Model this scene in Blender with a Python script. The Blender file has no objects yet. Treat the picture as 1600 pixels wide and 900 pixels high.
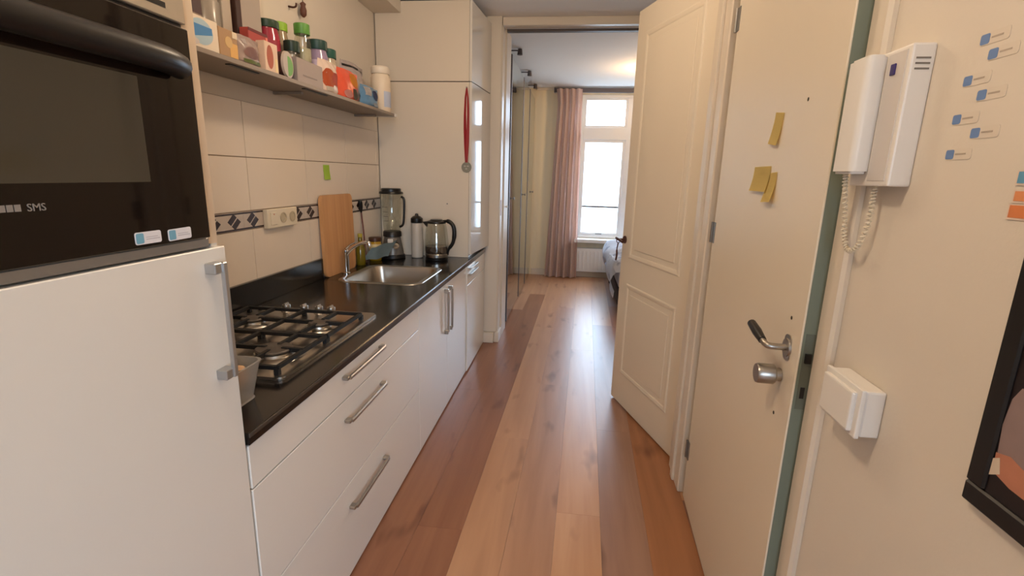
import bpy, bmesh, math, random
from mathutils import Vector, Matrix
random.seed(7)
PI = math.pi
S = bpy.context.scene
C = S.collection

# ------------------------------------------------------------------ camera
cam_d = bpy.data.cameras.new('camera'); cam = bpy.data.objects.new('camera', cam_d); C.objects.link(cam)
cam_d.sensor_width = 36.0; cam_d.lens = 769.22 * 36 / 1600; cam_d.clip_start = 0.03
_r = Vector((0.9917, 0.1256, 0.0256)).normalized()
_d = Vector((0.0526, -0.2188, -0.9744)); _d = (_d - _r * _d.dot(_r)).normalized()
_f = _r.cross(-_d) * -1
cam.matrix_world = Matrix(((_r.x, -_d.x, -_f.x, 0.0), (_r.y, -_d.y, -_f.y, 0.0), (_r.z, -_d.z, -_f.z, 1.565), (0, 0, 0, 1)))
S.camera = cam

# ------------------------------------------------------------------ world / light / exposure
def lin(c):
    if isinstance(c, str):
        c = [int(c[i:i + 2], 16) / 255 for i in (0, 2, 4)]
    return tuple(x / 12.92 if x <= 0.04045 else ((x + 0.055) / 1.055) ** 2.4 for x in c)
w = bpy.data.worlds.new('overcast_sky'); S.world = w; w.use_nodes = True
_nt = w.node_tree                                  # pale overcast sky above, duller street and facades below the horizon
_g = _nt.nodes.new('ShaderNodeTexCoord'); _sx = _nt.nodes.new('ShaderNodeSeparateXYZ'); _rp = _nt.nodes.new('ShaderNodeValToRGB')
_mr = _nt.nodes.new('ShaderNodeMapRange'); _mr.inputs[1].default_value = -1; _mr.inputs[2].default_value = 1
_nt.links.new(_g.outputs['Generated'], _sx.inputs[0]); _nt.links.new(_sx.outputs['Z'], _mr.inputs[0]); _nt.links.new(_mr.outputs[0], _rp.inputs[0])
_rp.color_ramp.elements[0].position = 0.44; _rp.color_ramp.elements[0].color = (0.24, 0.29, 0.34, 1)
_rp.color_ramp.elements[1].position = 0.54; _rp.color_ramp.elements[1].color = (0.64, 0.80, 1.0, 1)
_nt.links.new(_rp.outputs[0], _nt.nodes['Background'].inputs[0])
w.node_tree.nodes['Background'].inputs[1].default_value = 14.5
S.view_settings.view_transform = 'Standard'; S.view_settings.look = 'None'
S.view_settings.gamma = 1.0; S.view_settings.use_curve_mapping = False
S.view_settings.exposure = 0.11
def portal(name, loc, rot, sx, sy):
    l = bpy.data.lights.new(name, 'AREA'); l.shape = 'RECTANGLE'; l.size = sx; l.size_y = sy
    l.cycles.is_portal = True
    o = bpy.data.objects.new(name, l); C.objects.link(o); o.location = loc; o.rotation_euler = rot
portal('bedroom_window_portal', (0.75, 8.03, 1.7), (-PI / 2, 0, 0), 1.5, 2.2)
portal('fill_window_portal', (1.2, -3.2, 1.6), (PI / 2, 0, 0), 2.4, 1.9)  # portal for the unseen window that brings daylight onto the fridge
def lamp(name, loc, energy, col, rad=0.1):
    l = bpy.data.lights.new(name, 'POINT'); l.energy = energy; l.color = col; l.shadow_soft_size = rad
    o = bpy.data.objects.new(name, l); C.objects.link(o); o.location = loc
    return o
lamp('kitchen_lamp_light', (-0.50, 0.60, 2.66), 25.5, (1.0, 0.80, 0.58), 0.07)
lamp('hall_fill_light', (-0.38, 2.45, 2.66), 17, (1.0, 0.79, 0.57), 0.07)  # unseen lamp added to brighten the deeper part of the hallway
lamp('bedroom_lamp_light', (0.86, 6.42, 2.66), 26, (1.0, 0.62, 0.30), 0.07)

# ------------------------------------------------------------------ materials
MATS = {}
def mat(name, col, rough=0.5, metal=0.0, spec=0.5, coat=0.0, noise=0.0, nscale=8.0, bump=0.0, bscale=200.0,
        trans=0.0, alpha=1.0, emit=None, estr=0.0, ior=1.45):
    if name in MATS: return MATS[name]
    m = bpy.data.materials.new(name); m.use_nodes = True; nt = m.node_tree; b = nt.nodes['Principled BSDF']
    c = lin(col); b.inputs['Base Color'].default_value = (*c, 1)
    b.inputs['Roughness'].default_value = rough; b.inputs['Metallic'].default_value = metal
    b.inputs['Specular IOR Level'].default_value = spec; b.inputs['Coat Weight'].default_value = coat
    b.inputs['Coat Roughness'].default_value = 0.06
    b.inputs['Transmission Weight'].default_value = trans; b.inputs['Alpha'].default_value = alpha
    b.inputs['IOR'].default_value = ior
    if emit: b.inputs['Emission Color'].default_value = (*lin(emit), 1); b.inputs['Emission Strength'].default_value = estr
    tc = nt.nodes.new('ShaderNodeTexCoord')
    if noise > 0:
        n = nt.nodes.new('ShaderNodeTexNoise'); n.inputs['Scale'].default_value = nscale; n.inputs['Detail'].default_value = 4
        nt.links.new(tc.outputs['Object'], n.inputs['Vector'])
        mx = nt.nodes.new('ShaderNodeMix'); mx.data_type = 'RGBA'
        mx.inputs[6].default_value = (*[x * (1 - noise) for x in c], 1); mx.inputs[7].default_value = (*[min(1, x * (1 + noise)) for x in c], 1)
        nt.links.new(n.outputs['Fac'], mx.inputs[0]); nt.links.new(mx.outputs[2], b.inputs['Base Color'])
    if bump > 0:
        n2 = nt.nodes.new('ShaderNodeTexNoise'); n2.inputs['Scale'].default_value = bscale
        nt.links.new(tc.outputs['Object'], n2.inputs['Vector'])
        bp = nt.nodes.new('ShaderNodeBump'); bp.inputs['Strength'].default_value = bump; bp.inputs['Distance'].default_value = 0.002
        nt.links.new(n2.outputs['Fac'], bp.inputs['Height']); nt.links.new(bp.outputs[0], b.inputs['Normal'])
    MATS[name] = m
    return m
def wood(name, light, dark, rough=0.3, sc=(14, 0.9, 14), coat=0.0, knots=True):
    m = bpy.data.materials.new(name); m.use_nodes = True; nt = m.node_tree; b = nt.nodes['Principled BSDF']
    tc = nt.nodes.new('ShaderNodeTexCoord'); mp = nt.nodes.new('ShaderNodeMapping'); mp.inputs['Scale'].default_value = sc
    nt.links.new(tc.outputs['Object'], mp.inputs['Vector'])
    oi = nt.nodes.new('ShaderNodeObjectInfo'); ml = nt.nodes.new('ShaderNodeMath'); ml.operation = 'MULTIPLY'; ml.inputs[1].default_value = 37
    nt.links.new(oi.outputs['Random'], ml.inputs[0])
    n = nt.nodes.new('ShaderNodeTexNoise'); n.noise_dimensions = '4D'; n.inputs['Scale'].default_value = 1.0; n.inputs['Detail'].default_value = 5; n.inputs['Distortion'].default_value = 0.6
    nt.links.new(mp.outputs[0], n.inputs['Vector']); nt.links.new(ml.outputs[0], n.inputs['W'])
    r = nt.nodes.new('ShaderNodeValToRGB'); r.color_ramp.elements[0].position = 0.3; r.color_ramp.elements[1].position = 0.72
    r.color_ramp.elements[0].color = (*lin(dark), 1); r.color_ramp.elements[1].color = (*lin(light), 1)
    nt.links.new(n.outputs['Fac'], r.inputs[0])
    out = r.outputs[0]
    if knots:
        mp2 = nt.nodes.new('ShaderNodeMapping'); mp2.inputs['Scale'].default_value = (3.2, 1.0, 3.2)
        nt.links.new(tc.outputs['Object'], mp2.inputs['Vector'])
        n2 = nt.nodes.new('ShaderNodeTexNoise'); n2.noise_dimensions = '4D'; n2.inputs['Scale'].default_value = 2.6; n2.inputs['Detail'].default_value = 2
        nt.links.new(mp2.outputs[0], n2.inputs['Vector']); nt.links.new(ml.outputs[0], n2.inputs['W'])
        r2 = nt.nodes.new('ShaderNodeValToRGB'); r2.color_ramp.elements[0].position = 0.60; r2.color_ramp.elements[1].position = 0.76
        r2.color_ramp.elements[0].color = (1, 1, 1, 1); r2.color_ramp.elements[1].color = (0.45, 0.36, 0.30, 1)
        nt.links.new(n2.outputs['Fac'], r2.inputs[0])
        mx = nt.nodes.new('ShaderNodeMix'); mx.data_type = 'RGBA'; mx.blend_type = 'MULTIPLY'; mx.inputs[0].default_value = 1
        nt.links.new(out, mx.inputs[6]); nt.links.new(r2.outputs[0], mx.inputs[7]); out = mx.outputs[2]
    nt.links.new(out, b.inputs['Base Color'])
    b.inputs['Roughness'].default_value = rough; b.inputs['Coat Weight'].default_value = coat; b.inputs['Coat Roughness'].default_value = 0.25
    bp = nt.nodes.new('ShaderNodeBump'); bp.inputs['Strength'].default_value = 0.12; bp.inputs['Distance'].default_value = 0.001
    nt.links.new(n.outputs['Fac'], bp.inputs['Height']); nt.links.new(bp.outputs[0], b.inputs['Normal'])
    MATS[name] = m
    return m
WALL = mat('cream_wall_paint', 'D8CDBE', 0.75, noise=0.03, nscale=3, bump=0.15, bscale=120)
CEIL = mat('white_ceiling_paint', 'EAE8E6', 0.85)
BEDW = mat('white_bedroom_paint', 'DCD8D0', 0.8)
TRIM = mat('cream_gloss_trim', 'D9CCBA', 0.28)
DOORM = mat('cream_door_paint', 'E0D3BE', 0.33, noise=0.02, nscale=2)
CAB = mat('white_gloss_laminate', 'DED8CE', 0.16, spec=0.5)
CABI = mat('white_carcass_board', 'CFC8BC', 0.5)
TALL = mat('cream_gloss_panel', 'D5C9B8', 0.22)
TALLF = mat('high_gloss_front', 'D8D2C8', 0.05, spec=0.4)
BLK = mat('black_granite', '15110F', 0.16, noise=0.4, nscale=90, spec=0.5)
STEEL = mat('brushed_steel', 'B9B4AC', 0.28, metal=1.0)
CHROME = mat('chrome', 'D8D8DA', 0.08, metal=1.0)
SATIN = mat('satin_nickel', 'A8A29A', 0.32, metal=1.0)
GREYM = mat('grey_metal', '8F8B86', 0.4, metal=0.9)
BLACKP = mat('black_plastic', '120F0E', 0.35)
BLACKG = mat('black_oven_glass', '140D0A', 0.05, spec=0.35)
IRON = mat('black_cast_iron', '0E0C0B', 0.6)
WHITEP = mat('white_plastic', 'E4DED6', 0.35)
CREAMP = mat('cream_plastic', 'DDD0B8', 0.4)
CLEARP = mat('frosted_plastic', 'EEEAE4', 0.3, trans=0.82, ior=1.12)
GLASS = mat('clear_glass', 'FFFFFF', 0.02, trans=1.0, ior=1.45)
def thin_glass(name, tint, fac):
    m = bpy.data.materials.new(name); m.use_nodes = True; nt = m.node_tree; nt.nodes.clear()
    o = nt.nodes.new('ShaderNodeOutputMaterial'); t = nt.nodes.new('ShaderNodeBsdfTransparent'); g = nt.nodes.new('ShaderNodeBsdfGlossy')
    t.inputs[0].default_value = (*lin(tint), 1); g.inputs['Roughness'].default_value = 0.03
    mx = nt.nodes.new('ShaderNodeMixShader'); mx.inputs[0].default_value = fac
    nt.links.new(t.outputs[0], mx.inputs[1]); nt.links.new(g.outputs[0], mx.inputs[2]); nt.links.new(mx.outputs[0], o.inputs[0])
    MATS[name] = m; return m
PANE = thin_glass('window_pane_glass', 'F4F8FA', 0.05)
JUG = thin_glass('thin_clear_jug', 'F0F1EC', 0.14)
MIRROR = mat('mirror_glass', 'B8C0BC', 0.03, metal=1.0)
TILE = mat('cream_glazed_tile', 'DDCFBE', 0.36, spec=0.3, noise=0.03, nscale=4)
GROUT = mat('brown_grout', '8A7462', 0.8)
DARKB = mat('dark_brown_glaze', '33201C', 0.25)
PLANKS = [wood('oak_dark', '966549', '7E5038', 0.36, coat=0.15), wood('oak_light', 'C0936F', 'AC8060', 0.36, coat=0.15), wood('oak_mid', 'B78B6C', 'A27658', 0.36, coat=0.15),
          wood('oak_honey', 'C99B74', 'B98862', 0.36, coat=0.15), wood('oak_grey', 'A67F69', '906B58', 0.36, coat=0.15), wood('oak_red', 'A9724C', '93603C', 0.36, coat=0.15)]
BOARD = wood('beech_board', 'CC9865', 'B98250', 0.45, sc=(3, 30, 1.2), knots=False)

# ------------------------------------------------------------------ builders
def BM(): return bmesh.new()
def bx(bm, x0, x1, y0, y1, z0, z1, bev=0.0, seg=1):
    t = bmesh.new()
    bmesh.ops.create_cube(t, size=1.0)
    bmesh.ops.scale(t, vec=(abs(x1 - x0), abs(y1 - y0), abs(z1 - z0)), verts=t.verts)
    bmesh.ops.translate(t, vec=((x0 + x1) / 2, (y0 + y1) / 2, (z0 + z1) / 2), verts=t.verts)
    if bev > 0: bmesh.ops.bevel(t, geom=list(t.edges), offset=bev, segments=seg, profile=0.6, affect='EDGES')
    merge(bm, t); return bm
def merge(bm, t):
    me = bpy.data.meshes.new('tmp'); t.to_mesh(me); t.free(); bm.from_mesh(me); bpy.data.meshes.remove(me)
def cyl(bm, p0, p1, r0, r1=None, seg=20, caps=True):
    r1 = r0 if r1 is None else r1
    p0, p1 = Vector(p0), Vector(p1); d = p1 - p0
    t = bmesh.new(); bmesh.ops.create_cone(t, cap_ends=caps, segments=seg, radius1=r0, radius2=r1, depth=d.length)
    q = Vector((0, 0, 1)).rotation_difference(d.normalized())
    bmesh.ops.transform(t, matrix=Matrix.Translation((p0 + p1) / 2) @ q.to_matrix().to_4x4(), verts=t.verts)
    merge(bm, t); return bm
def lathe(bm, prof, cx, cy, z0=0.0, seg=28, axis=None, ang=(0, 2 * PI), cap=True):
    full = abs(ang[1] - ang[0] - 2 * PI) < 1e-6; n = seg if full else seg + 1
    rings = []
    for r, z in prof:
        rings.append([bm.verts.new((cx + r * math.cos(ang[0] + (ang[1] - ang[0]) * k / seg), cy + r * math.sin(ang[0] + (ang[1] - ang[0]) * k / seg), z0 + z)) for k in range(n)])
    for a, b in zip(rings[:-1], rings[1:]):
        for k in range(n if full else n - 1):
            bm.faces.new((a[k], a[(k + 1) % n], b[(k + 1) % n], b[k]))
    if cap and full:
        if prof[0][0] > 1e-5: bm.faces.new(list(reversed(rings[0])))
        if prof[-1][0] > 1e-5: bm.faces.new(rings[-1])
    return bm
def tube(bm, pts, r, seg=10, closed=False):
    pts = [Vector(p) for p in pts]; n = len(pts); rings = []; up = None
    rr = r if isinstance(r, (list, tuple)) else [r] * n
    for i, p in enumerate(pts):
        a = pts[i - 1] if i > 0 else (pts[-1] if closed else p); b = pts[i + 1] if i < n - 1 else (pts[0] if closed else p)
        t = (b - a).normalized()
        if up is None: up = t.orthogonal().normalized()
        up = (up - t * up.dot(t)).normalized(); s = t.cross(up)
        rings.append([bm.verts.new(p + (up * math.cos(2 * PI * k / seg) + s * math.sin(2 * PI * k / seg)) * rr[i]) for k in range(seg)])
    m = n if closed else n - 1
    for i in range(m):
        a, b = rings[i], rings[(i + 1) % n]
        for k in range(seg): bm.faces.new((a[k], a[(k + 1) % seg], b[(k + 1) % seg], b[k]))
    if not closed: bm.faces.new(list(reversed(rings[0]))); bm.faces.new(rings[-1])
    return bm
def smooth_pts(ctrl, n=8):
    P = [Vector(p) for p in ctrl]; out = []
    for i in range(len(P) - 1):
        a, b, c, d = P[max(i - 1, 0)], P[i], P[i + 1], P[min(i + 2, len(P) - 1)]
        for k in range(n):
            t = k / n
            out.append(0.5 * ((2 * b) + (c - a) * t + (2 * a - 5 * b + 4 * c - d) * t * t + (3 * b - a - 3 * c + d) * t ** 3))
    out.append(P[-1]); return out
def prism(bm, poly, axis, a0, a1):
    """poly: list of 2-D points; axis 'x': (y,z) extruded along x; 'y': (x,z); 'z': (x,y)"""
    def mk(p, a): return {'x': (a, p[0], p[1]), 'y': (p[0], a, p[1]), 'z': (p[0], p[1], a)}[axis]
    A = [bm.verts.new(mk(p, a0)) for p in poly]; B = [bm.verts.new(mk(p, a1)) for p in poly]; n = len(poly)
    bm.faces.new(A); bm.faces.new(list(reversed(B)))
    for k in range(n): bm.faces.new((A[k], B[k], B[(k + 1) % n], A[(k + 1) % n]))
    return bm
def rrect(x0, x1, y0, y1, r, n=6):
    out = []
    for cx, cy, a in ((x1 - r, y1 - r, 0), (x0 + r, y1 - r, PI / 2), (x0 + r, y0 + r, PI), (x1 - r, y0 + r, 3 * PI / 2)):
        for k in range(n + 1): t = a + PI / 2 * k / n; out.append((cx + r * math.cos(t), cy + r * math.sin(t)))
    return out
def ellipse(cx, cy, rx, ry, n=24): return [(cx + rx * math.cos(2 * PI * k / n), cy + ry * math.sin(2 * PI * k / n)) for k in range(n)]
def root_of(o):
    while o.parent: o = o.parent
    return o
def obj(name, bm, m, parent=None, world=True, smooth=False, label=None):
    bmesh.ops.recalc_face_normals(bm, faces=bm.faces)
    me = bpy.data.meshes.new(name)
    if smooth:
        for f in bm.faces: f.smooth = True
    if parent is not None:
        if world:
            rt = root_of(parent); bmesh.ops.translate(bm, vec=-rt.location, verts=bm.verts)
        loc = Vector((0, 0, 0))
    else:
        xs = [v.co.x for v in bm.verts]; ys = [v.co.y for v in bm.verts]; zs = [v.co.z for v in bm.verts]
        loc = Vector(((min(xs) + max(xs)) / 2, (min(ys) + max(ys)) / 2, min(zs)))
        bmesh.ops.translate(bm, vec=-loc, verts=bm.verts)
    bm.to_mesh(me); bm.free()
    if smooth and hasattr(me, 'set_sharp_from_angle'): me.set_sharp_from_angle(angle=math.radians(38))
    me.materials.append(m)
    o = bpy.data.objects.new(name, me); C.objects.link(o); o.location = loc
    if parent is not None: o.parent = parent
    if label: o['label'] = label
    return o
def thing(name, label, cat, loc=(0, 0, 0), rotz=0.0, group=None):
    o = bpy.data.objects.new(name, None); C.objects.link(o); o.empty_display_size = 0.05
    o.location = loc; o.rotation_euler = (0, 0, rotz); o['label'] = label; o['category'] = cat
    if group: o['group'] = group
    return o
def tag(o, label, cat, group=None):
    o['label'] = label; o['category'] = cat
    if group: o['group'] = group
    return o
def struct(name, bm, m, label=None, **k):
    o = obj(name, bm, m, **k); o['kind'] = 'structure'
    if label: o['label'] = label
    return o
def sroot(name, loc=(0, 0, 0), rotz=0.0, label=None):
    o = bpy.data.objects.new(name, None); C.objects.link(o); o.location = loc; o.rotation_euler = (0, 0, rotz); o['kind'] = 'structure'
    if label: o['label'] = label
    return o
def b1(*a, **k): return bx(BM(), *a, **k)

ZC = 2.85                                   # ceiling height
XW = -1.55                                  # tiled kitchen wall
XF = -0.82                                  # cabinet fronts
# ------------------------------------------------------------------ the shell
fl = struct('floor', b1(-1.75, 3.6, -3.1, 8.0, -0.12, -0.014), mat('subfloor', '4A3326', 0.8), 'oak plank floor running from the kitchen into the bedroom')
row = 0; pw = 0.206; slope = 0.021
x = -0.43 - pw * 7
tone = {7: 1, 8: 2, 9: 3, 10: 4, 11: 5, 6: 0, 5: 0, 4: 0}
while x < 3.7:
    y = -3.1 + (row * 0.83) % 2.3 - 2.3
    k = 0
    while y < 8.0:
        ya, yb = max(y, -3.1), min(y + 2.3, 8.0)
        if yb - ya > 0.05:
            bm = BM(); g = 0.0004
            def X(xx, yy): return xx + slope * (yy - 1.6)
            cs = [(X(x + g, ya + g), ya + g), (X(x + pw - g, ya + g), ya + g), (X(x + pw - g, yb - g), yb - g), (X(x + g, yb - g), yb - g)]
            if max(c[0] for c in cs) > -1.6 and min(c[0] for c in cs) < (3.5 if yb < 2.0 else 2.3):
                prism(bm, cs, 'z', -0.014, 0.0)
                t_ = tone.get(row, random.randrange(6)) if ya < 4.3 else random.choice([1, 2, 3, 4, 2])
                obj('plank', bm, PLANKS[t_], fl)
            else: bm.free()
        y += 2.3; k += 1
    x += pw; row += 1
struct('ceiling', b1(-1.75, 3.6, -3.2, 8.05, ZC, ZC + 0.12), CEIL, 'white ceiling')
# kitchen wall with tiles
wl = struct('wall_left', b1(-1.75, XW - 0.008, -3.1, 4.46, 0, ZC), WALL, 'cream kitchen wall with glazed tiles above the worktop')
obj('grout_bed', b1(XW - 0.008, XW - 0.004, 1.06, 3.85, 0.905, 1.868), GROUT, wl)
ys = [1.06, 1.703, 2.228, 2.753, 3.277, 3.80, 3.852]
for (za, zb) in ((0.907, 1.026), (1.026, 1.276), (1.365, 1.615), (1.615, 1.868)):
    for ya, yb in zip(ys[:-1], ys[1:]):
        obj('tile', b1(XW - 0.006, XW, ya + 0.0018, yb - 0.0018, za + 0.0018, zb - 0.0018, bev=0.001), TILE, wl)
BT = mat('grey_cream_border_tile', 'BFB2A6', 0.2)
yy = 1.965 - 0.135 * 6 - 0.0675
while yy < 3.84:
    ya, yb = max(yy, 1.06), min(yy + 0.27, 3.852)
    if yb - ya > 0.03:
        bt = obj('border_tile', b1(XW - 0.006, XW, ya + 0.001, yb - 0.001, 1.278, 1.363, bev=0.0008), BT, wl)
        for z in (1.280, 1.353):
            obj('border_line', b1(XW - 0.001, XW + 0.0008, ya + 0.001, yb - 0.001, z, z + 0.008), DARKB, bt)
        for yc in (yy + 0.0675, yy + 0.2025):
            if ya + 0.02 < yc < yb - 0.02:
                for off in (-1, 1):                # two halves with a pale vein between
                    ry, rz, d_ = 0.043, 0.035, 0.0022
                    poly = [(-1, 0), (-0.5, -0.5), (0.5, 0.5), (0, 1)] if off < 0 else [(-0.5, -0.5), (0, -1), (1, 0), (0.5, 0.5)]
                    poly = [(yc + p[0] * ry + d_ * off, 1.3205 + p[1] * rz - d_ * off) for p in poly]
                    obj('diamond', prism(BM(), poly, 'x', XW - 0.001, XW + 0.0008), DARKB, bt)
    yy += 0.27
# boxed pipe run above the shelf
struct('trim_1', b1(XW - 0.008, -1.345, -3.1, 3.857, 2.71, ZC, bev=0.002), WALL, 'boxed-in pipe run under the ceiling above the shelf')

# the nib of wall beside the bedroom opening
wn = struct('wall_nib', b1(-1.75, -0.70, 4.462, 4.90, 0, ZC), BEDW, 'cream wall end beside the bedroom opening')
obj('casing', b1(-0.805, -0.675, 4.438, 4.461, 0.10, ZC, bev=0.004), TRIM, wn)
obj('casing', b1(-0.699, -0.668, 4.462, 4.60, 0.10, ZC, bev=0.004), TRIM, wn)
obj('jamb_stop', b1(-0.699, -0.655, 4.62, 4.899, 0.0, 2.80, bev=0.003), TRIM, wn)
obj('plinth_block', b1(-0.699, -0.655, 4.43, 4.61, 0, 0.10, bev=0.004), TRIM, wn)
obj('plinth_block', b1(-0.80, -0.70, 4.40, 4.461, 0, 0.10, bev=0.004), TRIM, wn)
obj('strike_plate', b1(-0.669, -0.666, 4.50, 4.53, 1.20, 1.34), mat('worn_brass', '8A5A44', 0.5, metal=0.6), wn)
obj('catch_knob', cyl(cyl(BM(), (-0.657, 4.70, 1.27), (-0.64, 4.70, 1.27), 0.006), (-0.64, 4.70, 1.27), (-0.628, 4.70, 1.27), 0.012), WHITEP, wn, smooth=True)
struct('trim_2', b1(-0.70, 0.70, 4.462, 4.56, 2.785, ZC - 0.001, bev=0.002), TRIM, 'cream header over the bedroom opening')
struct('trim_3', b1(-0.653, 0.70, 4.57, 4.62, 2.765, 2.785), mat('dark_rail', '4A3E3A', 0.5), 'dark slim track under the header of the bedroom opening')

# right-hand wall with two door openings
XR = 0.62
struct('wall_right', b1(XR, 0.80, -0.35, 1.245, 0, ZC), WALL, 'cream wall carrying the intercom, switch and picture')
wr = sroot('wall_right_doors', label='cream wall around the two doors')
obj('lintel', b1(XR + 0.02, 0.80, 1.245, 2.32, 2.46, ZC), WALL, wr)
obj('lintel', b1(XR + 0.02, 0.80, 2.58, 3.50, 2.60, ZC), WALL, wr)
obj('pier', b1(XR + 0.02, 0.80, 2.32, 2.57, 0, ZC), WALL, wr)
obj('pier', b1(XR + 0.02, 0.80, 3.50, 4.90, 0, ZC), WALL, wr)
# frame of the front door
df = sroot('door_frame_1', label='cream painted frame of the front door')
prof = [(1.166, XR - 0.010), (1.174, XR - 0.017), (1.205, XR - 0.017), (1.215, XR - 0.011), (1.240, XR - 0.011), (1.240, XR - 0.0005), (1.166, XR - 0.0005)]
obj('casing', prism(BM(), [(p[1], p[0]) for p in prof], 'z', 0, 2.52), TRIM, df)
obj('casing', b1(XR - 0.02, XR + 0.019, 2.325, 2.42, 0, 2.52, bev=0.006), TRIM, df)
obj('casing', b1(XR - 0.032, XR + 0.019, 2.421, 2.475, 0, 2.66, bev=0.010, seg=2), TRIM, df)
obj('casing', b1(XR - 0.018, XR + 0.019, 2.476, 2.57, 0, 2.66, bev=0.006), TRIM, df)
obj('casing', b1(XR - 0.015, XR + 0.019, 1.246, 2.32, 2.44, 2.52, bev=0.004), TRIM, df)
obj('rebate', b1(0.67, 0.80, 1.2455, 1.275, 0, 2.44), TRIM, df)
obj('rebate', b1(0.67, 0.80, 2.29, 2.319, 0, 2.44), TRIM, df)
struct('wall_light_block', b1(0.801, 0.85, 1.0, 2.5, -0.01, ZC), mat('grey_backing', '6E6A60', 0.9), 'grey backing panel added behind the front door to keep daylight out')  # unseen backing added to stop daylight leaking round the ajar door
# small room behind the panelled door
sm = sroot('wall_toilet', label='plain walls of the small room behind the panelled door')
obj('wall_panel', b1(1.70, 1.75, 2.50, 3.60, 0, ZC), BEDW, sm)
obj('wall_panel', b1(0.801, 1.70, 2.52, 2.56, 0, ZC), BEDW, sm)
obj('wall_panel', b1(0.801, 1.70, 3.52, 3.56, 0, ZC), BEDW, sm)

# back of the living room, behind the camera
wb = sroot('wall_back', label='living room wall behind the viewer, around the added fill window')
obj('wall_panel', b1(-1.75, 0.0, -3.2, -3.1, 0, ZC), BEDW, wb)
obj('wall_panel', b1(2.4, 3.6, -3.2, -3.1, 0, ZC), BEDW, wb)
obj('wall_panel', b1(0.0, 2.4, -3.2, -3.1, 0, 0.65), BEDW, wb)
obj('wall_panel', b1(0.0, 2.4, -3.2, -3.1, 2.55, ZC), BEDW, wb)
obj('wall_panel', b1(3.5, 3.6, -3.1, -0.25, 0, ZC), BEDW, wb)
obj('wall_panel', b1(0.801, 3.5, -0.35, -0.25, 0, ZC), BEDW, wb)
w2 = sroot('window_fill', (1.2, -3.15, 0.65), label='unseen living room window behind the viewer, placed to light the fridge')  # unseen window, placed and widened to throw daylight on the fridge
fm = BM()
for a in ((0.0, 0.07, 0.65, 2.55), (2.33, 2.4, 0.65, 2.55), (1.16, 1.24, 0.65, 2.55), (0.0, 2.4, 0.65, 0.72), (0.0, 2.4, 2.48, 2.55)):
    bx(fm, a[0], a[1], -3.18, -3.12, a[2], a[3])
obj('window_frame', fm, TRIM, w2)

# bedroom shell
struct('wall_bedroom_left', b1(-1.75, -1.30, 4.901, 8.0, 0, ZC), BEDW, 'bedroom wall behind the wardrobe')
struct('wall_bedroom_front', b1(0.801, 2.35, 4.80, 4.90, 0, ZC), BEDW, 'bedroom wall beside the opening')
struct('wall_bedroom_right', b1(2.30, 2.45, 4.90, 8.0, 0, ZC), BEDW, 'bedroom wall beyond the bed')
YB = 7.86
wf = sroot('wall_far', label='cream bedroom wall around the tall window')
def stripes():
    m = bpy.data.materials.new('cream_striped_wallpaper'); m.use_nodes = True; nt = m.node_tree; b = nt.nodes['Principled BSDF']
    tc = nt.nodes.new('ShaderNodeTexCoord'); mp = nt.nodes.new('ShaderNodeMapping'); mp.inputs['Scale'].default_value = (1, 0, 0)
    wv = nt.nodes.new('ShaderNodeTexNoise'); wv.inputs['Scale'].default_value = 9; wv.inputs['Detail'].default_value = 1
    r = nt.nodes.new('ShaderNodeValToRGB'); r.color_ramp.elements[0].position = 0.35; r.color_ramp.elements[1].position = 0.65
    r.color_ramp.elements[0].color = (*lin('E6D8BA'), 1); r.color_ramp.elements[1].color = (*lin('F2E2C0'), 1)
    nt.links.new(tc.outputs['Object'], mp.inputs[0]); nt.links.new(mp.outputs[0], wv.inputs[0]); nt.links.new(wv.outputs['Fac'], r.inputs[0]); nt.links.new(r.outputs[0], b.inputs['Base Color'])
    b.inputs['Roughness'].default_value = 0.7; return m
WP = stripes()
obj('wall_panel', b1(-1.30, 0.03, YB, 8.0, 0, ZC), WP, wf)
obj('wall_panel', b1(1.47, 2.30, YB, 8.0, 0, ZC), WP, wf)
obj('wall_panel', b1(0.03, 1.47, YB, 8.0, 0, 0.62), WP, wf)
obj('wall_panel', b1(0.03, 1.47, YB, 8.0, 2.77, ZC), WP, wf)
obj('cornice', b1(-0.655, 2.30, YB - 0.03, YB - 0.001, ZC - 0.035, ZC - 0.001, bev=0.008), TRIM, wf)
WFR = mat('white_window_paint', 'E6E8EA', 0.35)
w1 = sroot('window_1', (0.75, 7.93, 0.62), label='tall white bedroom window with a transom light')
def frame(p, name, x0, x1, z0, z1, t, y0, y1, m=WFR):
    f = BM(); bx(f, x0, x0 + t, y0, y1, z0, z1, 0.003); bx(f, x1 - t, x1, y0, y1, z0, z1, 0.003)
    bx(f, x0 + t, x1 - t, y0, y1, z1 - t, z1, 0.003); bx(f, x0 + t, x1 - t, y0, y1, z0, z0 + t, 0.003)
    return obj(name, f, m, p)
frame(w1, 'window_frame', 0.035, 1.465, 0.625, 2.765, 0.045, 7.90, 7.985)
obj('mullion', b1(0.715, 0.785, 7.895, 7.975, 0.67, 2.72, bev=0.004), WFR, w1)
obj('transom_bar', b1(0.08, 1.42, 7.893, 7.98, 2.12, 2.30, bev=0.004), WFR, w1)
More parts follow.
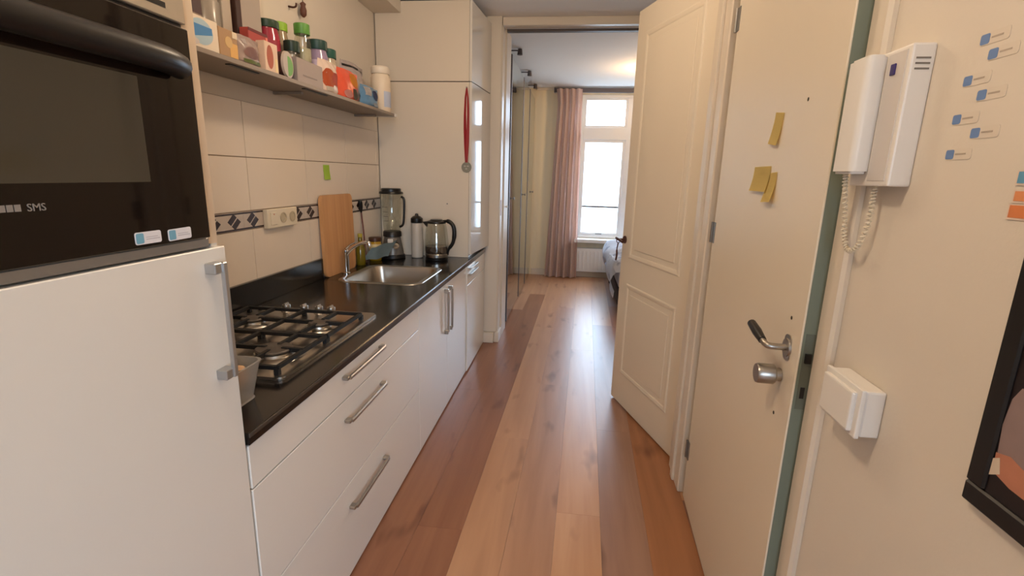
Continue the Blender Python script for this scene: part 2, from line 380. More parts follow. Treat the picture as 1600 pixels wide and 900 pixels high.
for (xa, xb) in ((0.08, 0.715), (0.785, 1.42)):
    s1 = frame(w1, 'sash', xa, xb, 2.30, 2.72, 0.03, 7.91, 7.96); obj('pane', b1(xa + 0.028, xb - 0.028, 7.932, 7.937, 2.328, 2.692), PANE, s1)
    s2 = frame(w1, 'sash', xa, xb, 0.67, 2.12, 0.04, 7.91, 7.96); obj('pane', b1(xa + 0.038, xb - 0.038, 7.932, 7.937, 0.708, 2.082), PANE, s2)
    obj('glazing_bar', b1(xa + 0.04, xb - 0.04, 7.922, 7.948, 1.10, 1.128), mat('grey_glazing_bar', '77777A', 0.5), s2)
    obj('lift_handle', b1((xa + xb) / 2 - 0.05, (xa + xb) / 2 + 0.05, 7.893, 7.909, 0.685, 0.70, bev=0.004), GREYM, s2)
obj('window_sill', b1(-0.02, 1.52, 7.70, 7.90, 0.565, 0.62, bev=0.006), WFR, w1)

# ------------------------------------------------------------------ doors
fd = thing('front_door', 'cream front door standing slightly ajar with sticky notes on it', 'door', (XR, 2.29, 0), 0)
ang = math.radians(2.4); fd.rotation_euler = (0, 0, -ang)
# local: hinge at origin, leaf runs to -y, inner face at x=0, thickness to +x
LW = 1.045
obj('leaf', b1(0.0, 0.04, -LW, -0.003, 0.012, 2.43, bev=0.002), DOORM, fd, world=False)
EDGE = mat('grey_green_door_edge', '727A6C', 0.6)
ed = obj('edge_strip', b1(0.004, 0.038, -LW - 0.0015, -LW + 0.002, 0.014, 2.428), EDGE, fd, world=False, label='grey-green bare latch edge')
obj('latch_plate', b1(0.010, 0.032, -LW - 0.0025, -LW - 0.0012, 1.00, 1.20), mat('dull_plate', '656A5E', 0.55, metal=0.2), ed, world=False)
obj('latch', b1(0.014, 0.028, -LW - 0.008, -LW - 0.002, 1.125, 1.15), BLACKP, ed, world=False)
obj('bolt', b1(0.016, 0.026, -LW - 0.004, -LW - 0.002, 1.03, 1.06), BLACKP, ed, world=False)
lv = obj('door_lever', tube(cyl(BM(), (0, -0.975, 1.14), (-0.006, -0.975, 1.14), 0.026, 0.024, 20), smooth_pts([(-0.004, -0.975, 1.14), (-0.04, -0.975, 1.14), (-0.052, -0.968, 1.142), (-0.055, -0.945, 1.146)], 5), 0.0085), SATIN, fd, world=False, smooth=True)
obj('escutcheon', prism(BM(), rrect(-0.997, -0.953, 1.105, 1.175, 0.018), 'x', -0.003, 0.001), SATIN, lv, world=False)
obj('grip', tube(BM(), [(-0.055, -0.946, 1.146), (-0.056, -0.90, 1.155), (-0.056, -0.845, 1.164)], [0.0105, 0.0135, 0.0120], 12), BLACKP, lv, world=False, smooth=True)
kb = obj('lock_cylinder', cyl(BM(), (-0.001, -0.955, 1.055), (-0.018, -0.955, 1.055), 0.018, 0.018, 20), SATIN, fd, world=False, smooth=True)
obj('thumb_turn', lathe(BM(), [(0.024, 0.0), (0.0275, 0.004), (0.0275, 0.042), (0.025, 0.047), (0.018, 0.047)], 0, 0, 0, 28), SATIN, kb, world=False, smooth=True)
tt = kb.children[0]
tt.data.transform(Matrix.Translation((-0.016, -0.955, 1.055)) @ Matrix.Rotation(-PI / 2, 4, 'Y'))
for z in (0.27, 1.34, 2.20):
    h = BM(); bx(h, -0.004, 0.001, -0.035, -0.004, z - 0.045, z + 0.045); cyl(h, (-0.006, 0.0, z - 0.045), (-0.006, 0.0, z + 0.045), 0.006, seg=12)
    obj('hinge', h, GREYM, fd, world=False, smooth=True)
for (ly, z) in ((-0.86, 1.775), (-0.97, 1.22), (-0.95, 0.94)):
    obj('screw_hole', cyl(BM(), (-0.0008, ly, z), (0.001, ly, z), 0.005, seg=10), mat('hole_dark', '3A342C', 0.9), fd, world=False)

pd = thing('panelled_door', 'tall cream two-panel door swung out across the hallway', 'door', (0.632, 2.60, 0), 0)
pa = math.atan2(0.78, -0.28); pd.rotation_euler = (0, 0, pa)        # local +x runs along the leaf, face towards local +y is the viewer's side
LEAF = 0.87
obj('leaf', b1(0.004, LEAF, -0.036, 0.0, 0.012, 2.57, bev=0.003), DOORM, pd, world=False)
def ringmould(u0, u1, z0, z1, wd=0.035, hi=0.006):
    bm = BM()
    def loop(i, h): return [(u0 + i, h, z0 + i), (u1 - i, h, z0 + i), (u1 - i, h, z1 - i), (u0 + i, h, z1 - i)]
    prof = [(0, -0.001), (0.004, 0.004), (wd * 0.3, hi), (wd * 0.55, hi * 0.8), (wd * 0.8, 0.003), (wd, -0.001)]
    R = [[bm.verts.new(v) for v in loop(i, h)] for i, h in prof]
    for a, b in zip(R[:-1], R[1:]):
        for k in range(4): bm.faces.new((a[k], a[(k + 1) % 4], b[(k + 1) % 4], b[k]))
    return bm
for (z0, z1) in ((0.235, 0.875), (1.045, 2.43)):
    obj('panel_moulding', ringmould(0.13, 0.755, z0, z1), DOORM, pd, world=False)
    obj('raised_panel', b1(0.195, 0.69, -0.002, 0.004, z0 + 0.065, z1 - 0.065, bev=0.0035), DOORM, pd, world=False)
for z in (0.23, 1.345):
    h = BM(); bx(h, 0.020, 0.034, -0.001, 0.003, z - 0.05, z + 0.05); obj('hinge', h, mat('dull_hinge', '7E776E', 0.5, metal=0.3), pd, world=False)
    h = BM(); cyl(h, (-0.006, 0.004, z - 0.045), (-0.006, 0.004, z + 0.045), 0.006, seg=12); obj('hinge_pin', h, GREYM, pd, world=False, smooth=True)
BRONZE = mat('dark_bronze', '4A2A22', 0.45, metal=0.3)
ph = obj('door_lever', tube(cyl(BM(), (0.83, 0, 1.16), (0.83, 0.008, 1.16), 0.026, 0.024), smooth_pts([(0.83, 0.004, 1.16), (0.83, 0.045, 1.162), (0.835, 0.055, 1.165), (0.845, 0.058, 1.17), (0.80, 0.06, 1.165), (0.745, 0.058, 1.155)], 4), 0.008), BRONZE, pd, world=False, smooth=True)
st = thing('key_strap', 'dark strap hanging from the lever of the panelled door', 'strap', (0, 0, 0))
q = Matrix.Translation(pd.location) @ Matrix.Rotation(pa, 4, 'Z') @ Vector((0.80, 0.062, 1.16)); st.location = (q.x, q.y, 1.02)
obj('loop', tube(BM(), [Vector((q.x, q.y, 1.165)) + Vector((0.012 * math.cos(t), 0.0, 0.014 * math.sin(t) - 0.008)) for t in [2 * PI * k / 14 for k in range(14)]], 0.0025, 6, closed=True), BRONZE, st)
obj('strap', tube(BM(), smooth_pts([(q.x, q.y, 1.145), (q.x - 0.006, q.y - 0.004, 1.10), (q.x - 0.004, q.y, 1.06), (q.x - 0.008, q.y, 1.025)], 5), [0.004] * 6 + [0.006] * 10, 8), BRONZE, st, smooth=True)

# ------------------------------------------------------------------ tall oven / fridge column
YC0, YC1 = 0.445, 1.045
oc = thing('appliance_column', 'tall white built-in column holding oven above fridge door', 'cabinet', (-1.18, 0.745, 0))
obj('side_panel', b1(-1.54, XF, YC1 - 0.020, YC1, 0.0, 2.40, bev=0.001), CAB, oc)
obj('side_panel', b1(-1.54, XF, YC0, YC0 + 0.020, 0.0, 2.40, bev=0.001), CAB, oc)
obj('back_panel', b1(-1.545, -1.535, YC0, YC1, 0.0, 2.40), CABI, oc)
obj('top_panel', b1(-1.53, XF, YC0 + 0.02, YC1 - 0.02, 2.38, 2.40), CABI, oc)
obj('mid_shelf', b1(-1.53, XF - 0.03, YC0 + 0.02, YC1 - 0.02, 1.370, 1.388), CABI, oc)
obj('mid_shelf', b1(-1.53, XF - 0.03, YC0 + 0.02, YC1 - 0.02, 1.99, 2.008), CABI, oc)
obj('edge_band', b1(XF, XF + 0.0015, 1.005, YC1, 1.395, 2.40), mat('beige_edge_band', 'CDB79C', 0.4), oc)
obj('plinth', b1(-1.50, XF - 0.03, YC0 + 0.02, YC1 - 0.02, 0.0, 0.08), CABI, oc)
fdoor = obj('fridge_door', b1(XF, XF + 0.020, YC0 + 0.002, YC1 - 0.001, 0.085, 1.388, bev=0.002), CAB, oc)
hb = BM()
bx(hb, XF + 0.019, XF + 0.046, 0.972, 1.006, 1.334, 1.358, bev=0.002); bx(hb, XF + 0.019, XF + 0.046, 0.972, 1.006, 1.084, 1.108, bev=0.002)
bx(hb, XF + 0.040, XF + 0.050, 0.994, 1.008, 1.084, 1.358, bev=0.002)
obj('handle', hb, mat('pale_satin_aluminium', 'B4B4B4', 0.3, metal=0.9), fdoor)
obj('upper_door', b1(XF, XF + 0.020, YC0 + 0.002, YC1 - 0.043, 2.012, 2.398, bev=0.002), CAB, oc)
ov = thing('built_in_oven', 'black glass built-in oven with a thick black bar handle', 'oven', (-1.1, 0.735, 1.39))
obj('body', b1(-1.45, XF - 0.005, 0.475, 1.000, 1.392, 1.985), GREYM, ov)
TRM = mat('beige_steel_trim', 'A89A86', 0.35, metal=0.35)
obj('bottom_trim', b1(XF - 0.004, XF + 0.014, 0.468, 1.004, 1.392, 1.412, bev=0.002), mat('grey_trim', '8E8880', 0.35, metal=0.5), ov)
od = obj('oven_door', b1(XF - 0.004, XF + 0.022, 0.468, 1.000, 1.413, 1.835, bev=0.002), BLACKG, ov)
obj('window_with_reflection', b1(XF + 0.0215, XF + 0.0228, 0.50, 0.860, 1.535, 1.722), mat('brown_window_glass', '453F34', 0.08, spec=0.5), od)  # right part of this paler plate stands in for a reflected band
pp = obj('control_fascia', b1(XF - 0.004, XF + 0.016, 0.468, 1.004, 1.845, 1.985, bev=0.002), TRM, ov)
obj('vent_slot', b1(XF + 0.0155, XF + 0.0165, 0.70, 0.955, 1.862, 1.872), BLACKP, pp)
obj('door_gap', b1(XF - 0.004, XF + 0.006, 0.47, 1.002, 1.8355, 1.8448), BLACKP, ov)
hh = tube(BM(), smooth_pts([(XF + 0.040, 0.475, 1.758), (XF + 0.055, 0.53, 1.758), (XF + 0.058, 0.71, 1.758), (XF + 0.055, 0.88, 1.758), (XF + 0.036, 0.948, 1.756)], 6), 0.024, 14)
cyl(hh, (XF + 0.02, 0.53, 1.758), (XF + 0.055, 0.53, 1.758), 0.012, seg=12); cyl(hh, (XF + 0.02, 0.90, 1.758), (XF + 0.055, 0.90, 1.758), 0.012, seg=12)
obj('handle', hh, BLACKP, od, smooth=True)
def text_mesh(s, size, depth=0.0006):
    cu = bpy.data.curves.new('lettering', 'FONT'); cu.body = s; cu.size = size; cu.extrude = depth; cu.resolution_u = 3
    o = bpy.data.objects.new('lettering', cu); C.objects.link(o)
    me = bpy.data.meshes.new_from_object(o.evaluated_get(bpy.context.evaluated_depsgraph_get()))
    bpy.data.objects.remove(o); bpy.data.curves.remove(cu); return me
def lettering(name, s, size, mw, m, parent):
    me = text_mesh(s, size); me.name = name; me.transform(mw); me.materials.clear(); me.materials.append(m)
    rt = root_of(parent); me.transform(Matrix.Translation(-rt.location))
    o = bpy.data.objects.new(name, me); C.objects.link(o); o.parent = parent; return o
PALE = mat('pale_print', '857C74', 0.5)
# text plane facing +x, reading towards +y
face_px = Matrix(((0, 0, 1, 0), (1, 0, 0, 0), (0, 1, 0, 0), (0, 0, 0, 1)))
lettering('lettering', 'SMS', 0.016, Matrix.Translation((XF + 0.0225, 0.636, 1.4945)) @ face_px, PALE, od)
lm = BM()
for k in range(9): bx(lm, XF + 0.022, XF + 0.0226, 0.538 + k * 0.0102, 0.5465 + k * 0.0102, 1.495, 1.505)
obj('lettering', lm, PALE, od)
BLUE = mat('blue_print', '6FA3B8', 0.5); STK = mat('white_sticker', 'DCD8DA', 0.45)
def sticker_on_oven(y0, y1, z0, tilt, label):
    t = thing('name_sticker', label, 'sticker', (XF + 0.023, (y0 + y1) / 2, z0))
    poly = rrect(y0, y1, z0, z0 + 0.023, 0.004, 4); yc = (y0 + y1) / 2
    poly = [(p[0], p[1] + tilt * (p[0] - yc)) for p in poly]
    obj('backing', prism(BM(), poly, 'x', XF + 0.0221, XF + 0.0229), STK, t)
    q = rrect(y0 + 0.002, y0 + 0.019, z0 + 0.002, z0 + 0.021, 0.003, 3); q = [(p[0], p[1] + tilt * (p[0] - yc)) for p in q]
    obj('picture', prism(BM(), q, 'x', XF + 0.0228, XF + 0.0232), BLUE, t)
    lb = BM(); bx(lb, XF + 0.0228, XF + 0.0231, y0 + 0.024, y1 - 0.004, z0 + 0.008, z0 + 0.0095); bx(lb, XF + 0.0228, XF + 0.0231, y0 + 0.024, y1 - 0.008, z0 + 0.012, z0 + 0.0132)
    obj('print', lb, mat('grey_print', 'B4AEB2', 0.5), t)
sticker_on_oven(0.808, 0.867, 1.4205, 0.0, 'white name sticker with blue square, left one on oven door')
sticker_on_oven(0.884, 0.944, 1.4190, 0.02, 'white name sticker with blue square, right one near oven corner')

# ------------------------------------------------------------------ base units, worktop
def carcass(t, y0, y1, ztop=0.868):
    for (a, b) in ((y0, y0 + 0.016), (y1 - 0.016, y1)): obj('side_panel', b1(-1.53, XF, a, b, 0.0, ztop), CABI, t)
    obj('base_panel', b1(-1.53, XF, y0 + 0.016, y1 - 0.016, 0.05, 0.066), CABI, t)
    obj('back_panel', b1(-1.538, -1.530, y0, y1, 0.0, ztop), CABI, t)
def bar_handle_h(parent, yc, z, L=0.34):
    h = BM(); x0 = XF + 0.0195
    for s in (-1, 1): bx(h, x0, x0 + 0.026, yc + s * (L / 2) - 0.014, yc + s * (L / 2) + 0.014, z - 0.007, z + 0.007, bev=0.003)
    bx(h, x0 + 0.018, x0 + 0.032, yc - L / 2, yc + L / 2, z - 0.008, z + 0.008, bev=0.0035)
    return obj('handle', h, SATIN, parent)
dr = thing('drawer_unit', 'white gloss drawer unit with three bar handles below the hob', 'cabinet', (-1.18, 1.755, 0))
carcass(dr, 1.05, 2.46)
for (z0, z1, zh) in ((0.742, 0.866, 0.832), (0.398, 0.738, 0.662), (0.010, 0.394, 0.298)):
    d = obj('drawer_front', b1(XF + 0.001, XF + 0.020, 1.052, 2.4585, z0, z1, bev=0.002), CAB, dr)
    bar_handle_h(d, 1.755, zh)
def vhandle(parent, yc, z0, z1):
    h = BM(); x0 = XF + 0.0195
    for z in (z0, z1): bx(h, x0, x0 + 0.027, yc - 0.013, yc + 0.013, z - 0.014, z + 0.014, bev=0.003)
    bx(h, x0 + 0.018, x0 + 0.032, yc - 0.008, yc + 0.008, z0, z1, bev=0.0035)
    obj('handle', h, SATIN, parent)
sk = thing('sink_cabinet', 'white gloss two-door sink cabinet with paired upright handles', 'cabinet', (-1.18, 3.06, 0))
carcass(sk, 2.462, 3.658)
for (a, b, yh) in ((2.463, 3.0595, 3.015), (3.0625, 3.657, 3.115)):
    d = obj('cabinet_door', b1(XF + 0.001, XF + 0.020, a, b, 0.010, 0.866, bev=0.002), CAB, sk); vhandle(d, yh, 0.55, 0.825)
eu = thing('end_drawer_unit', 'white gloss base unit at the far end of the worktop', 'cabinet', (-1.18, 4.03, 0))
carcass(eu, 3.662, 4.398)
for (z0, z1, zh) in ((0.722, 0.866, 0.815), (0.010, 0.718, None)):
    d = obj('cabinet_front', b1(XF + 0.001, XF + 0.028, 3.661, 4.398, z0, z1, bev=0.002), CAB, eu)
    if zh:
        for zz in (0.845, 0.80): 
            hm = BM(); bx(hm, XF + 0.027, XF + 0.05, 3.72, 4.02, zz - 0.004, zz + 0.004, bev=0.002); obj('handle', hm, SATIN, d)
wt = thing('worktop', 'black granite worktop running from the column to the tall cabinet', 'worktop', (-1.18, 2.7, 0.87))
XE = -0.792
cm = BM()
hx0, hx1, hy0, hy1 = -1.40, -0.93, 2.81, 3.34
bx(cm, XW + 0.001, XE, 1.048, hy0, 0.870, 0.905, bev=0.003); bx(cm, XW + 0.001, XE, hy1, 4.436, 0.870, 0.905, bev=0.003)
bx(cm, XW + 0.001, hx0, hy0, hy1, 0.870, 0.905); bx(cm, hx1, XE, hy0 - 0.004, hy1 + 0.004, 0.870, 0.905, bev=0.003)
obj('slab', cm, BLK, wt)
obj('front_edge', b1(XE - 0.001, XE + 0.003, 1.048, 4.436, 0.893, 0.9045, bev=0.001), mat('polished_edge', '3E3833', 0.15, spec=0.6), wt)
obj('upstand', b1(XW + 0.001, XW + 0.022, 1.048, 2.845, 0.905, 1.030, bev=0.002), BLK, wt)

# sink and tap
sn = thing('steel_sink', 'stainless steel sink bowl set into the black worktop', 'sink', (-1.175, 3.075, 0.905))
sb = BM()
loops = [((-0.035), 0.9051, 0.09), ((-0.033), 0.9085, 0.09), ((-0.006), 0.9095, 0.075), (0.004, 0.904, 0.07), (0.010, 0.88, 0.07), (0.022, 0.745, 0.08), (0.05, 0.728, 0.09), (0.19, 0.722, 0.05)]
R = []
for ins, z, r in loops: R.append([sb.verts.new((p[0], p[1], z)) for p in rrect(hx0 + ins, hx1 - ins, hy0 + ins, hy1 - ins, r)])
for a, b in zip(R[:-1], R[1:]):
    n = len(a)
    for k in range(n): sb.faces.new((a[k], a[(k + 1) % n], b[(k + 1) % n], b[k]))
sb.faces.new(R[-1])
obj('bowl', sb, STEEL, sn, smooth=True)
obj('drain', lathe(BM(), [(0.03, 0.0), (0.042, 0.003), (0.045, 0.001)], -1.175, 3.075, 0.7225), CHROME, sn, smooth=True)
tp = thing('mixer_tap', 'chrome mixer tap standing behind the sink', 'tap', (-1.467, 3.03, 0.9056))
obj('column', lathe(BM(), [(0.028, 0), (0.028, 0.006), (0.019, 0.012), (0.018, 0.13), (0.021, 0.135), (0.020, 0.155), (0.010, 0.163), (0.0, 0.164)], -1.467, 3.03, 0.9056), CHROME, tp, smooth=True)
obj('spout', tube(BM(), smooth_pts([(-1.467, 3.03, 1.02), (-1.43, 3.03, 1.065), (-1.37, 3.03, 1.105), (-1.32, 3.03, 1.118), (-1.305, 3.03, 1.108), (-1.302, 3.03, 1.09)], 5), 0.012, 12), CHROME, tp, smooth=True)
obj('lever', tube(BM(), [(-1.467, 3.03, 1.065), (-1.455, 3.06, 1.085), (-1.44, 3.11, 1.098)], [0.010, 0.007, 0.006], 10), CHROME, tp, smooth=True)

# hob
hob = thing('gas_hob', 'stainless steel four-burner gas hob with black pan supports', 'hob', (-1.19, 1.75, 0.905))
HX0, HX1, HY0, HY1 = -1.490, -0.893, 1.362, 2.135
hp = BM(); prism(hp, rrect(HX0, HX1, HY0, HY1, 0.02), 'z', 0.9055, 0.916)
bmesh.ops.bevel(hp, geom=[e for e in hp.edges if all(v.co.z > 0.915 for v in e.verts)], offset=0.004, segments=2, affect='EDGES')
obj('plate', hp, STEEL, hob)
def burner(x, y, r, cap=True):
    b_ = obj('burner', lathe(BM(), [(r * 1.5, 0), (r * 1.42, 0.005), (r * 1.0, 0.010), (r * 0.95, 0.018), (r * 0.7, 0.020), (0.0, 0.020)], x, y, 0.9155), STEEL, hob, smooth=True)
    obj('burner_cap', lathe(BM(), [(r * 0.88, 0.020), (r * 0.92, 0.026), (r * 0.85, 0.030), (0.0, 0.031)], x, y, 0.9155), mat('dark_burner_cap', '57504A', 0.45, metal=0.5), b_, smooth=True)
BUR = [(-1.035, 1.545, 0.070), (-1.035, 1.865, 0.048), (-1.335, 1.545, 0.040), (-1.335, 1.865, 0.052)]
for x, y, r in BUR: burner(x, y, r)
def grate(y0, y1):
    g = BM(); x0, x1 = HX0 + 0.03, HX1 - 0.03; z0, z1 = 0.934, 0.947; t = 0.013
    for yv in (y0, y1): bx(g, x0, x1, yv - t / 2, yv + t / 2, z0, z1)
    xm = (x0 + x1) / 2
    for xv in (x0, xm, x1): bx(g, xv - t / 2, xv + t / 2, y0, y1, z0, z1)
    for (bx_, by_, r) in BUR:
        if y0 < by_ < y1:
            xa, xb = (x0, xm) if bx_ < xm else (xm, x1)
            ri = 0.03
            bx(g, xa, bx_ - ri, by_ - t / 2, by_ + t / 2, z0, z1 + 0.002); bx(g, bx_ + ri, xb, by_ - t / 2, by_ + t / 2, z0, z1 + 0.002)
            bx(g, bx_ - t / 2, bx_ + t / 2, y0, by_ - ri, z0, z1 + 0.002); bx(g, bx_ - t / 2, bx_ + t / 2, by_ + ri, y1, z0, z1 + 0.002)
    for xv in (x0, xm, x1):
        for yv in (y0, y1): bx(g, xv - 0.008, xv + 0.008, yv - 0.008, yv + 0.008, 0.9158, z0 + 0.002)
    obj('pan_support', g, IRON, hob)
grate(1.385, 1.700); grate(1.712, 2.022)
for kx in (-1.44, -1.31, -1.222, -1.15, -1.09):
    if kx < -1.4: 
        obj('igniter_button', lathe(BM(), [(0.011, 0), (0.011, 0.016), (0.009, 0.019), (0, 0.019)], kx, 2.075, 0.9155), BLACKP, hob, smooth=True); continue
    kn = obj('knob', lathe(BM(), [(0.024, 0), (0.022, 0.004), (0.017, 0.008), (0.019, 0.030), (0.017, 0.034), (0, 0.034)], kx, 2.075, 0.9155), SATIN, hob, smooth=True)
    obj('grip', b1(kx - 0.0045, kx + 0.0045, 2.058, 2.092, 0.935, 0.957, bev=0.002), SATIN, kn)

# tall cabinet standing on the worktop
tc_ = thing('tall_cabinet', 'tall cream cabinet standing on the far end of the worktop', 'cabinet', (-1.18, 4.15, 0.906))
TX0, TX1, TY0, TY1 = XW + 0.002, -0.808, 3.858, 4.434
obj('lower_body', b1(TX0, TX1 - 0.02, TY0, TY1, 0.906, 2.234, bev=0.001), TALL, tc_)
obj('upper_body', b1(TX0, TX1 - 0.02, TY0, TY1, 2.240, 2.79, bev=0.001), TALL, tc_)
obj('shadow_gap', b1(TX0, TX1 - 0.03, TY0 + 0.004, TY1, 2.233, 2.241), DARKB, tc_)
for (z0, z1) in ((0.930, 2.234), (2.240, 2.79)):
    bm = b1(TX1 - 0.019, TX1, TY0 + 0.001, TY1 - 0.004, z0, z1, bev=0.002)     # hinged on the near edge, standing slightly proud
    bmesh.ops.rotate(bm, cent=(TX1 - 0.019, TY0, 0), matrix=Matrix.Rotation(math.radians(-4.6), 3, 'Z'), verts=bm.verts)
    obj('cabinet_door', bm, TALLF, tc_)
obj('screw_cap', cyl(BM(), (-1.0, TY0, 1.33), (-1.0, TY0 - 0.003, 1.33), 0.006, seg=12), GREYM, tc_)

# ------------------------------------------------------------------ shelf
sh = thing('wall_shelf', 'long grey shelf above the tiles crowded with groceries', 'shelf', (-1.43, 2.33, 1.95))
SHM = mat('warm_grey_laminate', '8E8072', 0.45)
obj('board', b1(XW - 0.004, -1.305, 1.05, 3.56, 1.950, 1.968, bev=0.0015), SHM, sh)
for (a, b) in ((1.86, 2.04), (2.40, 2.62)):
    obj('underside_strip', b1(-1.345, -1.325, a, b, 1.946, 1.951), BLACKP, sh)  # flat black strip just under the board, no opening cut
obj('end_cap', b1(XW - 0.004, -1.300, 3.561, 3.60, 1.948, 1.970, bev=0.002), WHITEP, sh)
for yv in (1.40, 2.50, 3.45): obj('bracket', b1(XW - 0.004, -1.40, yv - 0.01, yv + 0.01, 1.935, 1.9495, bev=0.002), SHM, sh)
ZS = 1.969; XS = -1.318
def packbox(name, label, cat, y0, y1, h, col, xf=XS, dep=0.07, tilt=0.0, decos=(), z0=ZS):
    t = thing(name, label, cat, (xf - dep / 2, (y0 + y1) / 2, z0))
    obj('carton', b1(xf - dep, xf, y0, y1, z0, z0 + h, bev=0.002), mat(name + '_card_' + col, col, 0.5, noise=0.04), t)
    for di, (kind, ya, yb, za, zb, c) in enumerate(decos):
        m = mat('print_' + c, c, 0.5); W_ = y1 - y0
        a, b, c0, c1 = y0 + ya * W_, y0 + yb * W_, z0 + za * h, z0 + zb * h
        poly = ellipse((a + b) / 2, (c0 + c1) / 2, (b - a) / 2, (c1 - c0) / 2) if kind == 'o' else ([(a, c0), (b, c0), (b, c1), (a, c1)] if kind == 'r' else [(a, c0), (b, (c0 + c1) / 2), (b, c1), (a, c1)])
        obj('printed_patch', prism(BM(), poly, 'x', xf - 0.0005, xf + 0.0006 + 0.0005 * di), m, t)
    if tilt: t.rotation_euler = (0, 0, tilt)
    return t
def pouch(name, label, cat, y0, y1, h, col, xf=XS, dep=0.06, decos=(), rough=0.25):
    xc = xf - dep / 2; yc = (y0 + y1) / 2; hw = (y1 - y0) / 2
    t = thing(name, label, cat, (xc, yc, ZS)); bm = BM(); nu, nv = 12, 10
    def pt(s, u, v):
        bulge = (1 - abs(u) ** 3) * (1 - max(0, v) ** 2 * 0.92) * (1.0 if v > -1 else 0.6)
        wz = 0.9 + 0.1 * math.cos(3 * v + u)
        return (xc + s * (dep / 2) * bulge + 0.003 * math.sin(9 * u + 5 * v), yc + u * hw * (1 - 0.04 * math.cos(5 * v)), ZS + h * (v + 1) / 2 * (1 - 0.05 * abs(u) * wz))
    for s in (-1, 1):
        G = [[bm.verts.new(pt(s, -1 + 2 * i / nu, -1 + 2 * j / nv)) for i in range(nu + 1)] for j in range(nv + 1)]
        for j in range(nv):
            for i in range(nu): bm.faces.new((G[j][i], G[j][i + 1], G[j + 1][i + 1], G[j + 1][i]))
    bmesh.ops.remove_doubles(bm, verts=bm.verts, dist=0.0004)
    lo = [e for e in bm.edges if e.is_boundary]
    if lo: bmesh.ops.holes_fill(bm, edges=lo, sides=0)
    obj('bag', bm, mat(name + '_film_' + col, col, rough, noise=0.12, nscale=25), t, smooth=True)
    for di, (kind, ya, yb, za, zb, c) in enumerate(decos):
        G = []; n = 6; m2 = BM()
        for j in range(n + 1):
            G.append([])
            for i in range(n + 1):
                u = -1 + 2 * (ya + (yb - ya) * i / n); v = -1 + 2 * (za + (zb - za) * j / n)
                if kind == 'o':
                    uu, vv = 2 * i / n - 1, 2 * j / n - 1
                    ue = uu * math.sqrt(1 - vv * vv / 2); ve = vv * math.sqrt(1 - uu * uu / 2)
                    u = -1 + 2 * (ya + (yb - ya) * (ue + 1) / 2); v = -1 + 2 * (za + (zb - za) * (ve + 1) / 2)
                p = pt(1, u, v); G[-1].append(m2.verts.new((p[0] + 0.0012 + 0.0006 * di, p[1], p[2])))
        for j in range(n):
            for i in range(n): m2.faces.new((G[j][i], G[j][i + 1], G[j + 1][i + 1], G[j + 1][i]))
        ex = bmesh.ops.solidify(m2, geom=list(m2.faces), thickness=0.0006)
        obj('printed_patch', m2, mat('print_' + c, c, 0.45), t, smooth=True)
    return t
def jar(name, label, y, x, r, h, lidh, lidc, bodyc, z0=ZS, glass=False, lab=None, fill=None):
    t = thing(name, label, 'jar', (x, y, z0)); hb_ = h - lidh
    obj('body', lathe(BM(), [(r * 0.9, 0), (r, 0.006), (r, hb_ * 0.85), (r * 0.86, hb_ * 0.97), (r * 0.86, hb_)], x, y, z0), JUG if glass else mat('jar_' + bodyc, bodyc, 0.2, coat=0.3), t, smooth=True)
    if fill: obj('contents', lathe(BM(), [(r * 0.85, 0.004), (r * 0.94, 0.01), (r * 0.94, hb_ * 0.75), (0, hb_ * 0.77)], x, y, z0), mat('fill_' + fill, fill, 0.8, noise=0.15, nscale=60), t, smooth=True)
    if lab: obj('paper_label', lathe(BM(), [(r * 1.008, hb_ * 0.2), (r * 1.012, hb_ * 0.22), (r * 1.012, hb_ * 0.75), (r * 1.008, hb_ * 0.77)], x, y, z0, cap=False), mat('label_' + lab, lab, 0.5), t, smooth=True)
    obj('lid', lathe(BM(), [(r * 0.95, hb_ + 0.0005), (r * 0.97, hb_ + 0.003), (r * 0.97, h - 0.003), (r * 0.9, h), (0, h)], x, y, z0, seg=32), mat('lid_' + lidc, lidc, 0.4), t, smooth=True)
    return t
# front row, from the oven towards the tall cabinet
packbox('cereal_box', 'white carton with a blue oval print beside the oven column', 'box', 1.60, 1.800, 0.105, 'E2D2BC', dep=0.05,
        decos=(('o', 0.30, 0.86, 0.12, 0.92, 'A9C0CC'), ('t', 0.34, 0.84, 0.30, 0.72, '3E7FB8'), ('o', 0.10, 0.5, 0.05, 0.3, 'C9BDB6')))
packbox('biscuit_packet', 'brown and cream packet next to the blue-oval carton', 'packet', 1.804, 1.905, 0.098, 'A8845C', dep=0.05,
        decos=(('r', 0.55, 0.98, 0.04, 0.55, 'D9A85C'), ('o', 0.3, 0.7, 0.35, 0.75, 'CDAA72'), ('r', 0.72, 0.98, 0.75, 0.98, 'E0CDB0')))
pouch('snack_pouch', 'pinkish grey plastic pouch with a green base stripe', 'pouch', 1.915, 2.075, 0.112, 'A08C84', decos=(('r', 0.2, 0.85, 0.06, 0.18, '7E8A4C'), ('o', 0.2, 0.8, 0.22, 0.62, 'A8827C'), ('r', 0.22, 0.34, 0.68, 0.85, 'D8CCC8')))
packbox('soup_packet', 'white packet with an upright red-brown oval', 'packet', 2.08, 2.172, 0.118, 'DDBFA6', dep=0.04, decos=(('o', 0.12, 0.62, 0.1, 0.9, 'A9573E'), ('r', 0.74, 0.92, 0.05, 0.5, 'E8D09C')))
